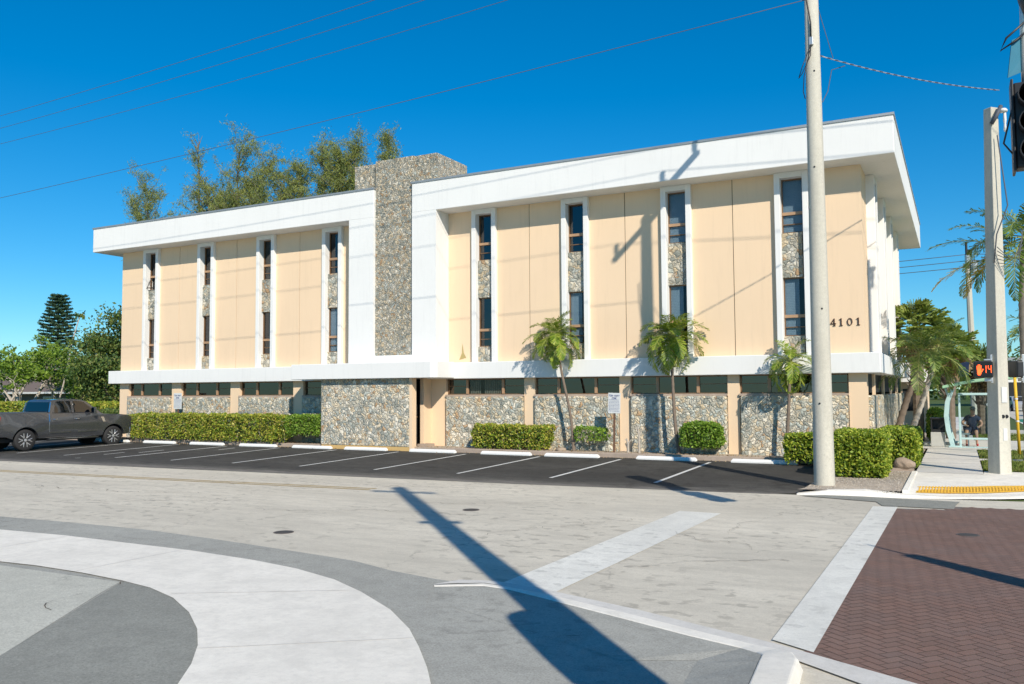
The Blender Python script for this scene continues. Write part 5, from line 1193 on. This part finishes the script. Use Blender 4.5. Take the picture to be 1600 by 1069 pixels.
m = MB(); m.box(.0, .42, .7, 2.6, .42, .47); m.box(.05, .1, .8, .85, 0, .42); m.box(.05, .1, 2.4, 2.45, 0, .42); m.box(.32, .37, .8, .85, 0, .42); m.box(.32, .37, 2.4, 2.45, 0, .42); m.build('bench', STEEL, e)
m = MB(); m.obox((.28, 1.0, 2.78), (.17, 0, .04), (.02, .02, .25), (.0, -.012, .002)); m.tube([(.32, 1.0, 2.25), (.30, 1.0, 2.6)], .02, 6); m.build('solar_panel', [plain('solar_dark', (.02, .03, .07), .2)], e)
# litter bin
e = empty('litter_bin', (-.72, 34.3, .13), 'pale grey litter bin with a black top left of the bus shelter', 'litter bin')
m = MB(); m.box(-.23, .23, -.2, .2, 0, .52); m.build('body', plain('bin_grey', (.45, .45, .42), .7), e, bevel=.015)
m = MB(); m.box(-.22, .24, -.19, .19, .52, .62); m.box(-.22, -.17, -.19, .19, .62, .98); m.box(-.17, .24, .14, .19, .62, .98); m.box(-.24, .26, -.21, .21, .98, 1.04); m.build('hood', BLACK, e, bevel=.01)
# ---------------------------------------------------------------- person seated in the shelter
SKIN = plain('skin', (.42, .24, .17), .6); NAVY = plain('navy_cloth', (.022, .035, .07), .9); RED = plain('red_shoe', (.45, .03, .03), .6)
def skinned(name, chains, mat, parent, sub=2):
    # chains: lists of (point, radius); all joined where points coincide
    vs = []; es = []; rs = []; idx = {}
    for ch in chains:
        prev = None
        for p, r_ in ch:
            k = tuple(round(c, 3) for c in p)
            if k not in idx: idx[k] = len(vs); vs.append(p); rs.append(r_)
            if prev is not None and prev != idx[k]: es.append((prev, idx[k]))
            prev = idx[k]
    me = bpy.data.meshes.new(name); me.from_pydata(vs, es, []); me.materials.append(mat)
    o = bpy.data.objects.new(name, me); COL.objects.link(o); o.parent = parent
    o.modifiers.new('skin', 'SKIN').use_smooth_shade = True
    for i, sv in enumerate(me.skin_vertices[0].data): sv.radius = (rs[i], rs[i]); sv.use_root = (i == 0)
    s = o.modifiers.new('sub', 'SUBSURF'); s.levels = sub; s.render_levels = sub
    return o
e = empty('person', (.34, 35.5, .13), 'person in navy shirt, shorts and red shoes, seated leaning forward in the bus shelter', 'person')
hip = (.0, .0, .56)
body = skinned('body', [
    [(hip, .14), ((.03, -.08, .78), .14), ((.06, -.20, .98), .155), ((.07, -.27, 1.10), .08), ((.075, -.33, 1.17), .055), ((.08, -.37, 1.25), .095), ((.08, -.385, 1.33), .09)],
    [((.06, -.20, .98), .155), ((-.12, -.21, 1.0), .075), ((-.27, -.24, .84), .05), ((-.24, -.47, .77), .036), ((-.16, -.53, .75), .028), ((-.11, -.57, .73), .016)],
    [((.06, -.20, .98), .155), ((.24, -.21, 1.0), .075), ((.36, -.26, .82), .05), ((.33, -.48, .74), .036), ((.29, -.54, .72), .028), ((.25, -.58, .70), .016)],
    [(hip, .14), ((-.10, -.06, .53), .10), ((-.14, -.42, .52), .07), ((-.14, -.44, .30), .05), ((-.14, -.42, .08), .038), ((-.15, -.58, .05), .035)],
    [(hip, .14), ((.12, -.06, .53), .10), ((.17, -.42, .52), .07), ((.18, -.44, .30), .05), ((.18, -.42, .08), .038), ((.20, -.58, .05), .035)]], SKIN, e)
for hand, s in (((-.11, -.57, .73), 1), ((.25, -.58, .70), -1)):
    ch = []
    for k in range(4): x = hand[0] + (k - 1.5) * .018; ch.append([((hand[0], hand[1] + .03, hand[2]), .018), ((x, hand[1] - .02, hand[2]), .009), ((x, hand[1] - .055 + .006 * abs(k - 1.5), hand[2] - .02), .008), ((x, hand[1] - .06, hand[2] - .045), .007)])
    ch.append([((hand[0], hand[1] + .03, hand[2]), .018), ((hand[0] + s * .04, hand[1] + .0, hand[2] + .005), .010), ((hand[0] + s * .05, hand[1] - .03, hand[2] - .01), .008)])
    skinned('hand', ch, SKIN, e, 1)
skinned('shirt', [[((.0, .0, .60), .175), ((.03, -.08, .78), .172), ((.06, -.20, .98), .178), ((.07, -.265, 1.09), .095)], [((.06, -.20, .98), .178), ((-.12, -.21, 1.0), .10), ((-.22, -.23, .90), .078)], [((.06, -.20, .98), .178), ((.24, -.21, 1.0), .10), ((.32, -.245, .88), .078)]], NAVY, e)
skinned('shorts', [[((.0, .0, .56), .17), ((-.10, -.08, .54), .125), ((-.14, -.40, .52), .10)], [((.0, .0, .56), .17), ((.12, -.08, .54), .125), ((.17, -.40, .52), .10)]], NAVY, e)
for x in (-.145, .19): skinned('shoe', [[((x, -.40, .06), .05), ((x, -.50, .05), .05), ((x * 1.03, -.63, .035), .036)]], RED, e, 1)
m = MB(); m.lathe([(.0, .085), (.05, .075), (.085, .04), (.095, -.01), (.09, -.03)], (.08, -.375, 1.345), n=14); m.build('hair', plain('hair_grey', (.25, .23, .20), .9), e, smooth=True)
m = MB(); m.lathe([(.0, -.012), (.012, 0), (.0, .012)], (.05, -.472, 1.31), n=6); m.lathe([(.0, -.012), (.012, 0), (.0, .012)], (.11, -.472, 1.31), n=6); m.build('eyes', BLACK, e)
m = MB(); m.tube([(.08, -.478, 1.30), (.08, -.50, 1.272), (.08, -.475, 1.262)], [.008, .014, .008], 6); m.tube([(.055, -.462, 1.235), (.105, -.462, 1.235)], .006, 5); m.build('face', SKIN, e, smooth=True)
# ---------------------------------------------------------------- yellow post, back street things
e = empty('marker_post', (1.62, 31.0, .1), 'thin yellow post with white bands right of the square pole', 'post')
m = MB(); m.tube([(0, 0, 0), (-.05, 0, 2.45)], .045, 10); m.build('post', plain('post_yellow', (.75, .45, .03), .6), e, smooth=True)
for z_, x_ in ((1.05, -.02), (1.75, -.035)): m = MB(); m.lathe([(.05, z_), (.05, z_ + .05)], (x_, 0, 0)); m.build('band', plain('band_white', (.7, .7, .7), .6), e)
e = empty('utility_pole', (.85, 60, 0), 'distant utility pole with transformers above the fan palms', 'utility pole', 'concrete utility poles')
m = MB(); m.tube([(0, 0, 0), (-.1, 0, 10.4)], [.22, .15], 8); m.build('pole', POLEC, e)
m = MB(); m.lathe([(.0, 9.4), (.2, 9.42), (.22, 10.1), (.0, 10.2)], (.25, -.1, 0), n=10); m.lathe([(.0, 9.9), (.16, 9.92), (.17, 10.5), (.0, 10.6)], (-.1, -.2, 0), n=10); m.build('transformer', STEEL, e)
m = MB(); m.tube([(-.15, 0, 10.4), (-.15, 0, 11.4)], .08, 6); m.box(-.1, .15, -.05, .05, 10.4, 10.9); m.build('bracket', BLACK, e)
for i, z in enumerate((10.6, 10.2, 9.8)):
    wire([(-50, 62, z + .2), (.85, 60, z), (22, 58, z + .1)], .022, 'faint distant wire behind the right end, %s' % ('uppermost', 'middle', 'lowest')[i], sag=.5, group='distant wires')
# small white canopy beyond the building and a low distant shop
e = empty('white_canopy', (-1.6, 47, 0), 'low white canopy building just past the office, behind the leaning palms', 'building')
m = MB(); m.box(-1.5, .35, -.5, 3, 2.55, 3.5); m.build('fascia', WHITE, e); m = MB(); m.box(-1.4, .2, 0, 3, 0, 2.55); m.build('wall', PEACH, e)
m = MB(); m.box(-.9, .0, -.02, 0, 1.1, 2.2); m.build('window', DARK, e)
e = empty('distant_shop', (9, 120, 0), 'low white shop building at the far right horizon', 'building')
m = MB(); m.box(-7, 18, 0, 10, 0, 5.6); m.build('wall', WHITE, e); m = MB(); m.box(-7.4, 18.4, -.6, 10.2, 4.6, 5.9); m.build('roof', FLASH, e)
for x in (-5, 0, 5, 10):
    m = MB(); m.box(x, x + 3, -.06, 0, .2, 2.9); m.build('window', DARK, e)
def car(loc, rz, colr, label):
    e = empty('parked_car', loc, label, 'car', 'distant cars at the far right', rz); pm = plain('car_paint', colr, .3, .2, .02, coat=.6)
    m = MB(); P_ = [(-2.2, .3), (-2.25, .75), (-2.0, .95), (-1.5, .98), (-1.0, 1.4), (.5, 1.42), (1.2, .98), (2.1, .8), (2.25, .5), (2.2, .3)]; n = len(P_)
    m.add([(-.85, y, z) for y, z in P_] + [(.85, y, z) for y, z in P_], [tuple(range(n)), tuple(range(n, 2 * n))[::-1]] + [(i, n + i, n + (i + 1) % n, (i + 1) % n) for i in range(n)]); m.build('body', pm, e, bevel=.08)
    for s in (-.857, .857):
        m = MB(); m.add([(s, -1.2, 1.0), (s, -.9, 1.33), (s, .45, 1.34), (s, 1.0, 1.0)], [(0, 1, 2, 3)]); m.build('window', DARK, e, fix=False)
        for y in (-1.4, 1.4): m = MB(); m.lathe([(.33, -.1), (.33, .1)], (s, y, .33), 'x', 14); m.build('wheel', TYRE, e)
    m = MB(); m.add([(-.7, -1.55, 1.02), (.7, -1.55, 1.02), (.65, -1.08, 1.36), (-.65, -1.08, 1.36)], [(0, 1, 2, 3)]); m.build('rear_window', DARK, e, fix=False)
car((6.2, 78, 0), .05, (.02, .03, .05), 'dark blue distant car left of the yellow post')
car((5.2, 95, 0), .05, (.4, .4, .42), 'silver distant car near the far shop')
# mast behind the right edge whose shadow falls on the bricks
e = empty('signal_mast', (4.75, 7.05, 0), 'slender steel mast outside the right edge whose shadow falls on the brick crossing', 'mast'); m = MB(); m.tube([(0, 0, 0), (0, 0, 4.2), (0, 0, 5.2), (0, 0, 5.22), (0, 0, 5.8)], [.20, .19, .13, .03, .02], 10); m.build('mast', STEEL, e); m = MB(); m.lathe([(.2, 0), (.2, .05), (.12, .12)], (0, 0, 0), n=10); m.build('base_flange', STEEL, e)
# ---------------------------------------------------------------- house at far left
e = empty('house', (-77, 49, 0), 'low house with a dark roof half hidden behind the trees at the left', 'house')
m = MB(); m.box(-10, 6.5, 0, 7, 0, 2.4); m.build('wall', plain('house_wall', (.16, .13, .11), .9), e)
m = MB(); m.add([(-10.8, -.8, 2.35), (7.3, -.8, 2.35), (7.3, 7.8, 2.35), (-10.8, 7.8, 2.35), (-8, 3.5, 4.1), (4.5, 3.5, 4.1)], [(0, 1, 5, 4), (1, 2, 5), (2, 3, 4, 5), (3, 0, 4), (0, 3, 2, 1)]); rf = m.build('roof', plain('shingle_brown', (.16, .12, .10), .9, sc_=20, var=.4), e)
m = MB(); m.box(-10.8, 7.3, -.84, -.78, 2.25, 2.42); m.build('eaves', plain('eaves_white', (.6, .6, .58), .7), rf)
for x in (-7, -2.5, 2.5):
    m = MB(); m.box(x, x + 1.8, -.05, 0, .8, 2.0); f = m.build('window', plain('win_frame', (.5, .5, .5), .6), e); m = MB(); m.box(x + .08, x + 1.72, -.06, -.051, .88, 1.92); m.build('pane', GLASSD, f)
